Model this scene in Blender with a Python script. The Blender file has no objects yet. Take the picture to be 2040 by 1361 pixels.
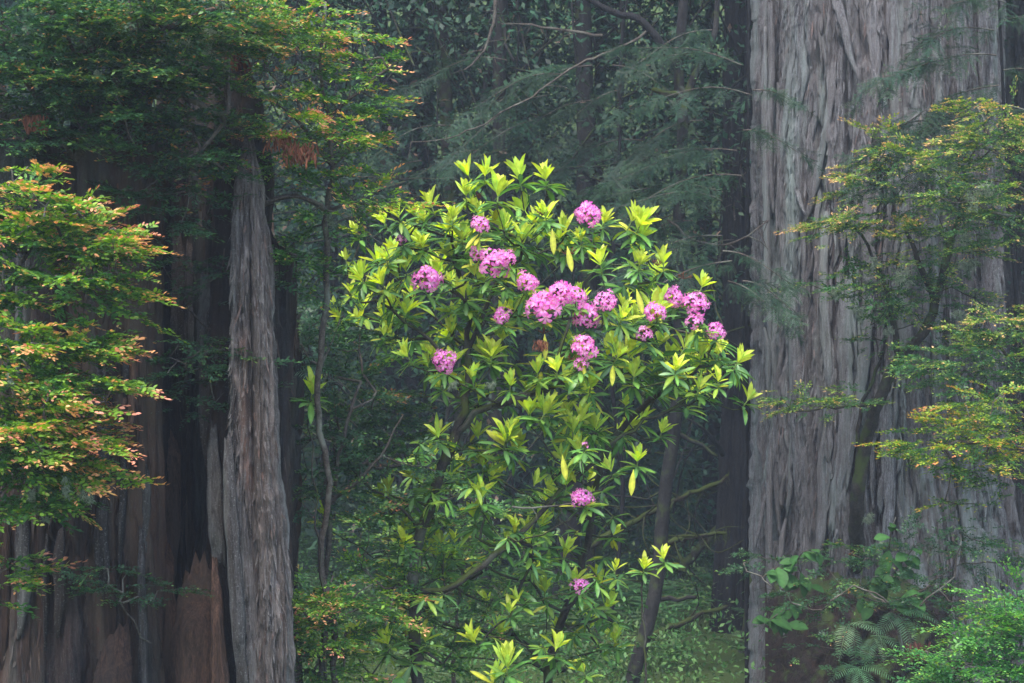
import bpy, math, random
import numpy as np
from mathutils import Matrix, Vector

# ------------------------------------------------------------------ camera, sky, sun, exposure
SC = bpy.context.scene
COL = SC.collection
CZ = 2.8                      # eye height
K = 0.51 / 2040.0             # metres per photo pixel per metre of distance

cam_d = bpy.data.cameras.new('camera')
cam = bpy.data.objects.new('camera', cam_d)
COL.objects.link(cam)
cam.location = (0, 0, CZ)
cam.rotation_euler = (math.radians(90), 0, 0)
cam_d.sensor_width = 36.0
cam_d.lens = 36.0 / 0.51
cam_d.clip_start = 0.1
cam_d.clip_end = 600
cam_d.dof.use_dof = True
cam_d.dof.focus_distance = 9.6
cam_d.dof.aperture_fstop = 11
SC.camera = cam

SUN_EL, SUN_AZ = math.radians(62), math.radians(200)   # azimuth clockwise from +Y (behind the camera, a little to the left)
world = bpy.data.worlds.new('World')
SC.world = world
world.use_nodes = True
nt = world.node_tree
bg = nt.nodes['Background']
sky = nt.nodes.new('ShaderNodeTexSky')
sky.sky_type = 'NISHITA'
sky.sun_disc = False
sky.sun_elevation = SUN_EL
sky.sun_rotation = SUN_AZ
sky.air_density = 1.0
sky.dust_density = 1.5
nt.links.new(sky.outputs[0], bg.inputs[0])
bg.inputs[1].default_value = 0.10

sun_d = bpy.data.lights.new('sun', 'SUN')
sun_d.energy = 1.25
sun_d.angle = math.radians(42)
sun_d.color = (1.0, 0.96, 0.90)
sun = bpy.data.objects.new('sun', sun_d)
COL.objects.link(sun)
dirv = Vector((math.sin(SUN_AZ) * math.cos(SUN_EL), math.cos(SUN_AZ) * math.cos(SUN_EL), math.sin(SUN_EL)))
sun.rotation_euler = dirv.to_track_quat('Z', 'Y').to_euler()
sun.location = dirv * 30

SC.view_settings.view_transform = 'Standard'
SC.view_settings.look = 'None'
SC.view_settings.gamma = 1.0
SC.view_settings.use_curve_mapping = False
SC.view_settings.exposure = 2.4
SC.render.engine = 'CYCLES'
SC.cycles.use_denoising = True
SC.cycles.denoising_prefilter = 'ACCURATE'
SC.cycles.denoising_input_passes = 'RGB_ALBEDO_NORMAL'
SC.cycles.max_bounces = 6
SC.cycles.diffuse_bounces = 3
SC.cycles.glossy_bounces = 2
SC.cycles.transmission_bounces = 4
SC.cycles.volume_bounces = 0
SC.cycles.caustics_reflective = False
SC.cycles.caustics_refractive = False

rng = np.random.default_rng(7)

# ------------------------------------------------------------------ helpers
def P(u, v, d):
    """photo pixel at distance d -> world point"""
    return np.array([(u - 1020.0) * K * d, d, CZ + (680.5 - v) * K * d])

def PL(pts, d=None):
    return np.array([P(*(p if len(p) == 3 else (p[0], p[1], d))) for p in pts])

def _hash(ix, iy, seed):
    h = (ix * 374761393 + iy * 668265263 + seed * 974634113) & 0xFFFFFFFF
    h = ((h ^ (h >> 13)) * 1274126177) & 0xFFFFFFFF
    h = (h ^ (h >> 16)) & 0xFFFFFF
    return h / float(0xFFFFFF)

def vn(x, y, seed=0):
    x = np.asarray(x, float); y = np.asarray(y, float)
    ix = np.floor(x).astype(np.int64); iy = np.floor(y).astype(np.int64)
    fx = x - ix; fy = y - iy
    fx = fx * fx * (3 - 2 * fx); fy = fy * fy * (3 - 2 * fy)
    a = _hash(ix, iy, seed); b = _hash(ix + 1, iy, seed)
    c = _hash(ix, iy + 1, seed); d = _hash(ix + 1, iy + 1, seed)
    return (a * (1 - fx) + b * fx) * (1 - fy) + (c * (1 - fx) + d * fx) * fy

def fbm(x, y, seed=0, o=3):
    s = 0; a = 0.5; t = 0
    for i in range(o):
        s = s + a * vn(x * 2 ** i, y * 2 ** i, seed + i * 17); t += a; a *= 0.5
    return s / t

def sstep(a, b, x):
    t = np.clip((x - a) / (b - a), 0, 1)
    return t * t * (3 - 2 * t)

def unit(v):
    v = np.asarray(v, float)
    return v / (np.linalg.norm(v, axis=-1, keepdims=True) + 1e-9)

class MB:
    """collects vertices, faces and point colours of one mesh"""
    def __init__(self):
        self.v = []; self.c = []; self.f = {3: [], 4: []}; self.n = 0
    def add(self, v, faces, col):
        v = np.asarray(v, float).reshape(-1, 3)
        col = np.asarray(col, float)
        if col.ndim == 1:
            col = np.tile(col, (len(v), 1))
        self.v.append(v); self.c.append(col[:, :3])
        for f in faces if isinstance(faces, (list, tuple)) else [faces]:
            f = np.asarray(f, np.int64)
            if len(f):
                self.f[f.shape[1]].append(f + self.n)
        self.n += len(v)
    def mesh(self, name, mat, smooth=True):
        me = bpy.data.meshes.new(name)
        if not self.v:
            return me
        v = np.concatenate(self.v); c = np.concatenate(self.c)
        loops = []; starts = []; o = 0
        for k in (3, 4):
            if self.f[k]:
                f = np.concatenate(self.f[k])
                loops.append(f.ravel()); starts.append(o + np.arange(len(f)) * k); o += f.size
        loops = np.concatenate(loops); starts = np.concatenate(starts)
        me.vertices.add(len(v)); me.vertices.foreach_set('co', v.astype(np.float32).ravel())
        me.loops.add(len(loops)); me.loops.foreach_set('vertex_index', loops.astype(np.int32))
        me.polygons.add(len(starts)); me.polygons.foreach_set('loop_start', starts.astype(np.int32))
        if smooth:
            me.polygons.foreach_set('use_smooth', np.ones(len(starts), bool))
        at = me.color_attributes.new('col', 'FLOAT_COLOR', 'POINT')
        at.data.foreach_set('color', np.concatenate([c, np.ones((len(c), 1))], 1).astype(np.float32).ravel())
        me.materials.append(mat)
        me.update(calc_edges=True)
        return me
    def build(self, name, mat, parent=None, smooth=True, origin=None):
        me = self.mesh(name, mat, smooth)
        return link(name, me, parent, origin)

def link(name, me, parent=None, origin=None):
    o = bpy.data.objects.new(name, me)
    COL.objects.link(o)
    if parent is not None:
        o.parent = parent
        o.matrix_parent_inverse = Matrix.Translation(-parent.location) if parent.parent is None else Matrix.Identity(4)
    return o

def thing(name, label, cat, loc, group=None):
    o = bpy.data.objects.new(name, None)
    COL.objects.link(o)
    o.empty_display_size = 0.1
    o.location = Vector([float(x) for x in loc])
    tag(o, label, cat, group)
    return o

def tag(o, label=None, cat=None, group=None, kind=None):
    if label: o['label'] = label
    if cat: o['category'] = cat
    if group: o['group'] = group
    if kind: o['kind'] = kind
    return o

def child(name, me, parent):
    """a part whose coordinates are given in the world"""
    o = bpy.data.objects.new(name, me)
    COL.objects.link(o)
    o.parent = parent
    root = parent
    off = Vector((0, 0, 0))
    while root is not None:
        off += root.location if root.parent is None else Vector((0, 0, 0))
        root = root.parent
    o.matrix_parent_inverse = Matrix.Translation(-off) if parent.parent is None else Matrix.Identity(4)
    return o

def tube(mb, pts, rad, n=6, col=(0.05, 0.04, 0.03), cap=True):
    pts = np.asarray(pts, float)
    m = len(pts)
    rad = np.broadcast_to(np.asarray(rad, float), (m,))
    t = unit(np.gradient(pts, axis=0))
    ref = np.array([0.31, 0.17, 0.93])
    if abs(t[:, 2]).mean() > 0.8:
        ref = np.array([0.93, 0.31, 0.17])
    s = unit(np.cross(t, ref)); b = np.cross(t, s)
    a = np.arange(n) / n * 2 * math.pi
    ring = (np.cos(a)[None, :, None] * s[:, None, :] + np.sin(a)[None, :, None] * b[:, None, :])
    v = pts[:, None, :] + ring * rad[:, None, None]
    i = np.arange(m - 1)[:, None] * n; j = np.arange(n)[None, :]; j2 = (j + 1) % n
    f = np.stack([i + j, i + j2, i + n + j2, i + n + j], -1).reshape(-1, 4)
    v = v.reshape(-1, 3)
    faces = [f]
    if cap:
        v = np.concatenate([v, pts[-1:] + t[-1:] * rad[-1]])
        k = (m - 1) * n
        faces.append(np.stack([k + np.arange(n), k + (np.arange(n) + 1) % n, np.full(n, m * n)], -1))
    mb.add(v, faces, col)

def resample(pts, step):
    """Catmull-Rom through the points, sampled about every `step` metres"""
    pts = np.asarray(pts, float)
    if len(pts) == 2:
        pts = np.stack([pts[0], (pts[0] + pts[1]) / 2, pts[1]])
    p = np.concatenate([2 * pts[:1] - pts[1:2], pts, 2 * pts[-1:] - pts[-2:-1]])
    out = []
    for i in range(1, len(p) - 2):
        k = max(2, int(np.linalg.norm(p[i + 1] - p[i]) / step))
        t = (np.arange(k) / k)[:, None]
        out.append(0.5 * (2 * p[i] + (p[i + 1] - p[i - 1]) * t + (2 * p[i - 1] - 5 * p[i] + 4 * p[i + 1] - p[i + 2]) * t ** 2
                          + (3 * p[i] - p[i - 1] - 3 * p[i + 1] + p[i + 2]) * t ** 3))
    out.append(pts[-1:])
    return np.concatenate(out)

def basis(d, up):
    d = unit(d)
    x = unit(np.cross(d, up)); z = np.cross(x, d)
    return np.stack([x, d, z], -1)          # columns: side, along, up

def grow(mains, targets, r_main, r_tip=0.0022, step=0.06, wiggle=0.012, bias=0.9, rg=rng, pw=0.42, order=True):
    """wood of a shrub: main stems plus a side branch to every target. returns chains [(points, radii)]"""
    pos = []; par = []; cnt = []; chains = []
    for mline in mains:
        q = resample(mline, step)
        q = q + rg.normal(0, wiggle * 0.6, q.shape)
        ids = []
        start = -1
        if pos:
            dd = np.linalg.norm(np.array(pos) - q[0], axis=1)
            if dd.min() < 0.12:
                start = int(dd.argmin())
        for k, x in enumerate(q):
            if k == 0 and start >= 0:
                ids.append(start); continue
            pos.append(x); par.append(ids[-1] if ids else -1); cnt.append(0); ids.append(len(pos) - 1)
        chains.append(ids)
    targets = np.asarray(targets, float)
    if len(targets):
        A = np.array(pos)
        dm = np.array([np.linalg.norm(A - t, axis=1).min() for t in targets])
        seq = np.argsort(dm) if order else np.arange(len(targets))
        for ti in seq:
            t = targets[ti]
            A = np.array(pos)
            dv = t - A; ds = np.linalg.norm(dv, axis=1) + 1e-6
            cost = ds * (1 + bias * np.clip(0.25 - dv[:, 2] / ds, 0, 2))
            i = int(cost.argmin())
            d = ds[i]
            k = max(2, int(d / step))
            tt = (np.arange(1, k + 1) / k)[:, None]
            a = A[i]
            c1 = a + dv[i] * 0.45 + np.array([0, 0, -0.10 * d]) + rg.normal(0, 0.07 * d, 3)
            path = (1 - tt) ** 2 * a + 2 * (1 - tt) * tt * c1 + tt ** 2 * t
            path[:-1] += rg.normal(0, min(wiggle, 0.03 * d), path[:-1].shape)
            ids = [i]
            for x in path:
                pos.append(x); par.append(ids[-1]); cnt.append(0); ids.append(len(pos) - 1)
            j = ids[-1]
            while j >= 0:
                cnt[j] += 1; j = par[j]
            chains.append(ids)
    pos = np.array(pos); cnt = np.array(cnt)
    out = []
    for ci, ids in enumerate(chains):
        r = r_tip * np.maximum(cnt[ids], 1) ** pw
        if ci < len(mains):
            rm = r_main[ci] if isinstance(r_main, (list, tuple)) else r_main
            k = np.linspace(1, 0.35, len(ids))
            r = np.maximum(np.minimum(r, rm * 1.1), rm * k)
        elif len(ids) > 1:
            r = r.copy(); r[0] = min(r[0], r[1] * 1.25)
        out.append((pos[ids], r))
    return out

def wood(chains, mb, col=(0.06, 0.045, 0.035), sides=5):
    for p, r in chains:
        tube(mb, p, r, sides if r.max() > 0.006 else 4, col)

# ------------------------------------------------------------------ materials
def new_mat(name):
    m = bpy.data.materials.new(name); m.use_nodes = True
    n = m.node_tree.nodes; l = m.node_tree.links
    b = n['Principled BSDF']
    return m, n, l, b

def leaf_mat(name, rough=0.45, trans=0.35, spec=0.35, spot=0.0, bright=1.0):
    m, n, l, b = new_mat(name)
    at = n.new('ShaderNodeAttribute'); at.attribute_name = 'col'
    tex = n.new('ShaderNodeTexNoise'); tex.inputs['Scale'].default_value = 38.0; tex.inputs['Detail'].default_value = 3
    geo = n.new('ShaderNodeNewGeometry')
    l.new(geo.outputs['Position'], tex.inputs['Vector'])
    ramp = n.new('ShaderNodeMapRange')
    ramp.inputs[1].default_value = 0.3; ramp.inputs[2].default_value = 0.7
    ramp.inputs[3].default_value = 0.78 * bright; ramp.inputs[4].default_value = 1.18 * bright
    l.new(tex.outputs['Fac'], ramp.inputs[0])
    mul = n.new('ShaderNodeVectorMath'); mul.operation = 'SCALE'
    l.new(at.outputs['Color'], mul.inputs[0]); l.new(ramp.outputs[0], mul.inputs['Scale'])
    src = mul.outputs[0]
    if spot:
        t2 = n.new('ShaderNodeTexNoise'); t2.inputs['Scale'].default_value = 55.0; t2.inputs['Detail'].default_value = 4
        l.new(geo.outputs['Position'], t2.inputs['Vector'])
        r2 = n.new('ShaderNodeMapRange'); r2.inputs[1].default_value = 0.66; r2.inputs[2].default_value = 0.74
        r2.inputs[3].default_value = 0; r2.inputs[4].default_value = spot
        l.new(t2.outputs['Fac'], r2.inputs[0])
        mx = n.new('ShaderNodeMix'); mx.data_type = 'RGBA'
        l.new(r2.outputs[0], mx.inputs['Factor']); l.new(src, mx.inputs['A'])
        mx.inputs['B'].default_value = (0.16, 0.10, 0.03, 1)
        src = mx.outputs['Result']
    l.new(src, b.inputs['Base Color'])
    b.inputs['Roughness'].default_value = rough
    b.inputs['Specular IOR Level'].default_value = spec
    tr = n.new('ShaderNodeBsdfTranslucent')
    hs = n.new('ShaderNodeHueSaturation'); hs.inputs['Saturation'].default_value = 1.12; hs.inputs['Value'].default_value = 1.35
    l.new(src, hs.inputs['Color']); l.new(hs.outputs[0], tr.inputs['Color'])
    mix = n.new('ShaderNodeMixShader'); mix.inputs[0].default_value = trans
    l.new(b.outputs[0], mix.inputs[1]); l.new(tr.outputs[0], mix.inputs[2])
    l.new(mix.outputs[0], n['Material Output'].inputs['Surface'])
    return m

def wood_mat(name, c1, c2, c3=None, lichen=None, lich_amt=0.0, zs=0.12, scale=26.0, bump=0.6, rough=0.9, moss=None, moss_amt=0.0, use_col=0.0, patch=1.1, bumpd=0.02):
    """vertical grain, patches of a third colour, lichen flecks, moss on upward faces"""
    m, n, l, b = new_mat(name)
    geo = n.new('ShaderNodeNewGeometry')
    mp = n.new('ShaderNodeMapping'); mp.inputs['Scale'].default_value = (1, 1, zs)
    l.new(geo.outputs['Position'], mp.inputs['Vector'])
    t1 = n.new('ShaderNodeTexNoise'); t1.inputs['Scale'].default_value = scale; t1.inputs['Detail'].default_value = 8; t1.inputs['Roughness'].default_value = 0.68
    l.new(mp.outputs[0], t1.inputs['Vector'])
    r1 = n.new('ShaderNodeValToRGB')
    r1.color_ramp.elements[0].position = 0.32; r1.color_ramp.elements[0].color = (*c1, 1)
    r1.color_ramp.elements[1].position = 0.68; r1.color_ramp.elements[1].color = (*c2, 1)
    l.new(t1.outputs['Fac'], r1.inputs['Fac'])
    src = r1.outputs['Color']
    mp2 = n.new('ShaderNodeMapping'); mp2.inputs['Scale'].default_value = (1, 1, min(1.0, zs * 3.2))
    l.new(geo.outputs['Position'], mp2.inputs['Vector'])
    tg = n.new('ShaderNodeTexNoise'); tg.inputs['Scale'].default_value = scale * 3.2; tg.inputs['Detail'].default_value = 5; tg.inputs['Roughness'].default_value = 0.75
    l.new(mp2.outputs[0], tg.inputs['Vector'])
    rgn = n.new('ShaderNodeMapRange'); rgn.inputs[1].default_value = .34; rgn.inputs[2].default_value = .66; rgn.inputs[3].default_value = .45; rgn.inputs[4].default_value = 1.5
    l.new(tg.outputs['Fac'], rgn.inputs[0])
    vm = n.new('ShaderNodeVectorMath'); vm.operation = 'SCALE'
    l.new(src, vm.inputs[0]); l.new(rgn.outputs[0], vm.inputs['Scale'])
    src = vm.outputs[0]
    def layer(src, colr, sc, lo, hi, amt, stretch=True, det=6):
        t = n.new('ShaderNodeTexNoise'); t.inputs['Scale'].default_value = sc; t.inputs['Detail'].default_value = det; t.inputs['Roughness'].default_value = 0.65
        l.new(mp.outputs[0] if stretch else geo.outputs['Position'], t.inputs['Vector'])
        r = n.new('ShaderNodeMapRange'); r.inputs[1].default_value = lo; r.inputs[2].default_value = hi; r.inputs[3].default_value = 0; r.inputs[4].default_value = amt
        l.new(t.outputs['Fac'], r.inputs[0])
        mx = n.new('ShaderNodeMix'); mx.data_type = 'RGBA'
        l.new(r.outputs[0], mx.inputs['Factor']); l.new(src, mx.inputs['A']); mx.inputs['B'].default_value = (*colr, 1)
        return mx.outputs['Result']
    if c3 is not None:
        src = layer(src, c3, patch * 3.0, 0.42, 0.62, 0.85)
    if use_col:
        at = n.new('ShaderNodeAttribute'); at.attribute_name = 'col'
        mx = n.new('ShaderNodeMix'); mx.data_type = 'RGBA'; mx.blend_type = 'MULTIPLY'; mx.inputs['Factor'].default_value = use_col
        l.new(src, mx.inputs['A']); l.new(at.outputs['Color'], mx.inputs['B'])
        src = mx.outputs['Result']
    if lichen is not None:
        src = layer(src, lichen, 110.0, 0.56, 0.72, lich_amt * .8, stretch=False)
        src = layer(src, lichen, 5.0, 0.50, 0.72, lich_amt, stretch=True)
    if moss is not None:
        t = n.new('ShaderNodeTexNoise'); t.inputs['Scale'].default_value = 9.0; t.inputs['Detail'].default_value = 6
        l.new(geo.outputs['Position'], t.inputs['Vector'])
        sx = n.new('ShaderNodeSeparateXYZ'); l.new(geo.outputs['Normal'], sx.inputs[0])
        ad = n.new('ShaderNodeMath'); ad.operation = 'MULTIPLY_ADD'; ad.inputs[1].default_value = 0.22
        l.new(sx.outputs['Z'], ad.inputs[0]); l.new(t.outputs['Fac'], ad.inputs[2])
        r = n.new('ShaderNodeMapRange'); r.inputs[1].default_value = 0.62 - 0.3 * moss_amt; r.inputs[2].default_value = 0.75 - 0.3 * moss_amt
        l.new(ad.outputs[0], r.inputs[0])
        mx = n.new('ShaderNodeMix'); mx.data_type = 'RGBA'
        l.new(r.outputs[0], mx.inputs['Factor']); l.new(src, mx.inputs['A']); mx.inputs['B'].default_value = (*moss, 1)
        src = mx.outputs['Result']
    l.new(src, b.inputs['Base Color'])
    b.inputs['Roughness'].default_value = rough
    b.inputs['Specular IOR Level'].default_value = 0.2
    bp = n.new('ShaderNodeBump'); bp.inputs['Strength'].default_value = bump; bp.inputs['Distance'].default_value = bumpd
    hs_ = n.new('ShaderNodeMath'); hs_.operation = 'MULTIPLY_ADD'; hs_.inputs[1].default_value = .35
    l.new(tg.outputs['Fac'], hs_.inputs[0]); l.new(t1.outputs['Fac'], hs_.inputs[2])
    l.new(hs_.outputs[0], bp.inputs['Height']); l.new(bp.outputs[0], b.inputs['Normal'])
    return m

M = {}
M['leaf_small'] = leaf_mat('huckleberry_leaf', 0.42, 0.32, 0.35)
M['leaf_rhodo'] = leaf_mat('rhododendron_leaf', 0.36, 0.28, 0.4, spot=0.35)
M['leaf_young'] = leaf_mat('young_rhododendron_leaf', 0.5, 0.42, 0.3)
M['leaf_dull'] = leaf_mat('dull_leaf', 0.5, 0.25, 0.3)
M['needle'] = leaf_mat('conifer_needle', 0.5, 0.25, 0.3)
M['petal'] = leaf_mat('petal', 0.6, 0.40, 0.15)
M['lichen'] = leaf_mat('lichen_thread', 0.9, 0.3, 0.05)
M['dead'] = leaf_mat('dead_leaf', 0.8, 0.25, 0.1)
M['leaf_salal'] = leaf_mat('salal_leaf', 0.62, 0.25, 0.18, spot=.3)
M['twig'] = wood_mat('twig_bark', (0.035, 0.028, 0.024), (0.11, 0.085, 0.07), None, (0.30, 0.33, 0.27), 0.5, zs=1, scale=30)
M['rstem'] = wood_mat('rhododendron_bark', (0.016, 0.013, 0.012), (0.055, 0.043, 0.036), None, (0.22, 0.25, 0.19), 0.4, zs=0.6, scale=30, moss=(0.055, 0.07, 0.018), moss_amt=0.35)
M['moss'] = wood_mat('mossy_bark', (0.02, 0.017, 0.014), (0.05, 0.04, 0.032), None, None, 0, zs=0.7, scale=22, moss=(0.045, 0.06, 0.015), moss_amt=0.55)
M['darkbark'] = wood_mat('dark_bark', (0.012, 0.011, 0.012), (0.036, 0.032, 0.031), None, (0.09, 0.10, 0.085), 0.15, zs=0.3, scale=18, bump=1.0, moss=(0.05, 0.065, 0.02), moss_amt=0.15)
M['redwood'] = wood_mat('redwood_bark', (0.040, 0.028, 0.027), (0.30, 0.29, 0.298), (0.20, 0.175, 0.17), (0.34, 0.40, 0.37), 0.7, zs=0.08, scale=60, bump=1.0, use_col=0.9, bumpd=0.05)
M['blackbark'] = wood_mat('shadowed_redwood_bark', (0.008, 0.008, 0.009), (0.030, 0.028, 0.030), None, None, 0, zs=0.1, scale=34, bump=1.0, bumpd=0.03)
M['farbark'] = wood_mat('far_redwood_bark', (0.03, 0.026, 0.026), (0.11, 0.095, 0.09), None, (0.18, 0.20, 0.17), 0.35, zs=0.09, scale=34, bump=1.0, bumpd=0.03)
M['char'] = wood_mat('charred_wood', (0.007, 0.007, 0.008), (0.032, 0.026, 0.025), (0.075, 0.042, 0.028), (0.15, 0.19, 0.16), 0.35, zs=0.07, scale=38, bump=0.9, use_col=0.8, patch=0.8, bumpd=0.03)
M['snag'] = wood_mat('weathered_wood', (0.045, 0.036, 0.034), (0.27, 0.245, 0.235), (0.15, 0.105, 0.085), (0.46, 0.46, 0.43), 0.55, zs=0.06, scale=48, bump=0.9, use_col=0.9, bumpd=0.03)
M['slab'] = wood_mat('split_wood', (0.035, 0.022, 0.017), (0.19, 0.10, 0.065), (0.12, 0.085, 0.065), None, 0, zs=0.06, scale=46, bump=0.9, use_col=0.9, bumpd=0.03)
M['duff'] = wood_mat('duff', (0.014, 0.010, 0.009), (0.055, 0.034, 0.028), None, None, 0, zs=1, scale=40, bump=1.0, moss=(0.05, 0.07, 0.02), moss_amt=0.2)
M['ground'] = wood_mat('forest_floor', (0.03, 0.022, 0.015), (0.08, 0.06, 0.04), None, None, 0, zs=1, scale=12, bump=1.0, moss=(0.05, 0.08, 0.02), moss_amt=0.6)

# ------------------------------------------------------------------ leaf templates
def small_leaf():
    """oval leaf along +y, length 1: two quads folded on the midrib"""
    v = np.array([[0, 0, 0], [-.24, .28, .05], [-.22, .68, .05], [0, 1, -.03], [.22, .68, .05], [.24, .28, .05]])
    return v, np.array([[0, 3, 2, 1], [0, 5, 4, 3]])

SL_V, SL_F = small_leaf()

KT_V = np.array([[0, 0, 0], [-.26, .46, .06], [0, 1, -.03], [.26, .46, .06]]); KT_F = np.array([[0, 3, 2, 1]])
def spray_template(n=15, L=0.15, leaf=0.024, rg=rng, side_twigs=2, z_jit=0.35, kite=False):
    LV, LF_ = (KT_V, KT_F) if kite else (SL_V, SL_F); nl_ = len(LV)
    """flat leafy twig along +y. returns verts, quads, t along the twig, leaf random"""
    V = []; F = []; T = []; R = []
    k = 0
    def leaves_on(p0, d0, Ls, cnt, t0, t1, first):
        nonlocal k
        bend = rg.normal(0, 0.12)
        for i in range(cnt):
            s = (i + 0.6) / cnt
            p = p0 + d0 * Ls * s + np.array([bend * Ls * s * s, 0, -0.18 * Ls * s * s])
            sg = 1 if (i + first) % 2 else -1
            ang = math.radians(62 - 40 * s + rg.normal(0, 9)) * sg
            if i == cnt - 1: ang *= 0.15
            base = np.array([d0[0] * math.cos(ang) + d0[1] * math.sin(ang), d0[1] * math.cos(ang) - d0[0] * math.sin(ang), rg.normal(0.02, 0.22)])
            up = unit(np.array([rg.normal(0, z_jit), rg.normal(0, z_jit), 1.0]))
            B = basis(base, up)
            sz = leaf * (0.72 + 0.42 * math.sin(math.pi * min(1, 0.15 + s * 0.85))) * rg.uniform(0.85, 1.15)
            V.append((LV * sz) @ B.T + p); F.append(LF_ + k); k += nl_
            T.append(np.full(nl_, t0 + (t1 - t0) * s)); R.append(np.full(nl_, rg.random()))
    leaves_on(np.zeros(3), np.array([0, 1., 0]), L, n, 0, 1, 0)
    for q in range(side_twigs):
        sg = 1 if q % 2 else -1
        a = math.radians(rg.uniform(35, 55)) * sg
        leaves_on(np.array([0, L * (0.1 + 0.28 * q + rg.uniform(0, .1)), 0]), np.array([math.sin(a), math.cos(a), 0]), L * rg.uniform(.4, .6), int(n * 0.55), 0.35, 0.95, q)
    # twig
    V.append(np.array([[-.0011, 0, 0], [.0011, 0, 0], [.0006, L * .9, -.17 * L * .81], [-.0006, L * .9, -.17 * L * .81]])); F.append(np.array([[0, 1, 2, 3]]) + k); k += 4
    T.append(np.zeros(4)); R.append(np.full(4, -1.0))
    return np.concatenate(V), np.concatenate(F), np.concatenate(T), np.concatenate(R)

SPRAYS = [spray_template(n=int(rng.integers(11, 17)), L=rng.uniform(.12, .17), side_twigs=int(rng.integers(1, 4))) for _ in range(10)]
FAR_SPRAYS = [spray_template(n=int(rng.integers(11, 16)), L=rng.uniform(.12, .17), side_twigs=int(rng.integers(1, 4)), kite=True) for _ in range(10)]
OPEN_SPRAYS = [spray_template(n=int(rng.integers(9, 13)), L=rng.uniform(.13, .18), leaf=0.021, side_twigs=int(rng.integers(2, 4)), z_jit=0.15) for _ in range(8)]

def scatter_sprays(mb, pos, dirs, scale, young, pal, rg=rng, temps=None, up_jit=0.25):
    """pal: dict of colours old, mid, tip, tip2; young 0..1 per spray"""
    temps = temps or SPRAYS
    which = rg.integers(0, len(temps), len(pos))
    up = unit(np.array([0, 0, 1.0]) + rg.normal(0, up_jit, (len(pos), 3)))
    B = basis(dirs, up)
    old, mid, tip, tip2 = (np.array(pal[k]) for k in ('old', 'mid', 'tip', 'tip2'))
    for w, (V, F, T, R) in enumerate(temps):
        ix = np.nonzero(which == w)[0]
        if not len(ix): continue
        v = np.einsum('nij,kj->nki', B[ix] * np.asarray(scale)[ix][:, None, None], V) + pos[ix][:, None, :]
        y = np.asarray(young)[ix]
        m1 = sstep(0.0, 0.4, T[None] + .35 * (R[None] - .5) - (0.85 - 1.15 * y)[:, None])[..., None]
        m2 = sstep(0.0, 0.14, T[None] + .25 * (R[None] - .5) - (1.11 - 0.60 * y)[:, None])[..., None]
        b = (0.70 + 0.6 * R[None, :, None]) * rg.uniform(.8, 1.2, (len(ix), 1, 1))
        tc = np.where(rg.random((len(ix), 1, 1)) < 0.4, tip2, tip)
        c = (old * (1 - m1) + mid * m1) * (1 - m2) + tc * m2
        c = c * b
        c = np.where((R < 0)[None, :, None], np.array([0.07, 0.045, 0.035]), c)
        n = len(V)
        f = (F[None] + (np.arange(len(ix)) * n)[:, None, None]).reshape(-1, 4)
        mb.add(v.reshape(-1, 3), f, c.reshape(-1, 3))

HUCK = dict(old=(.045, .135, .030), mid=(.18, .32, .035), tip=(.70, .33, .14), tip2=(.64, .25, .16))
HUCK_DARK = dict(old=(.030, .085, .034), mid=(.10, .19, .04), tip=(.42, .22, .08), tip2=(.34, .14, .07))
HUCK_R = dict(old=(.045, .13, .040), mid=(.24, .33, .055), tip=(.66, .38, .17), tip2=(.60, .38, .14))
BRIGHT = dict(old=(.045, .17, .045), mid=(.13, .32, .065), tip=(.20, .42, .08), tip2=(.34, .42, .06))

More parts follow.
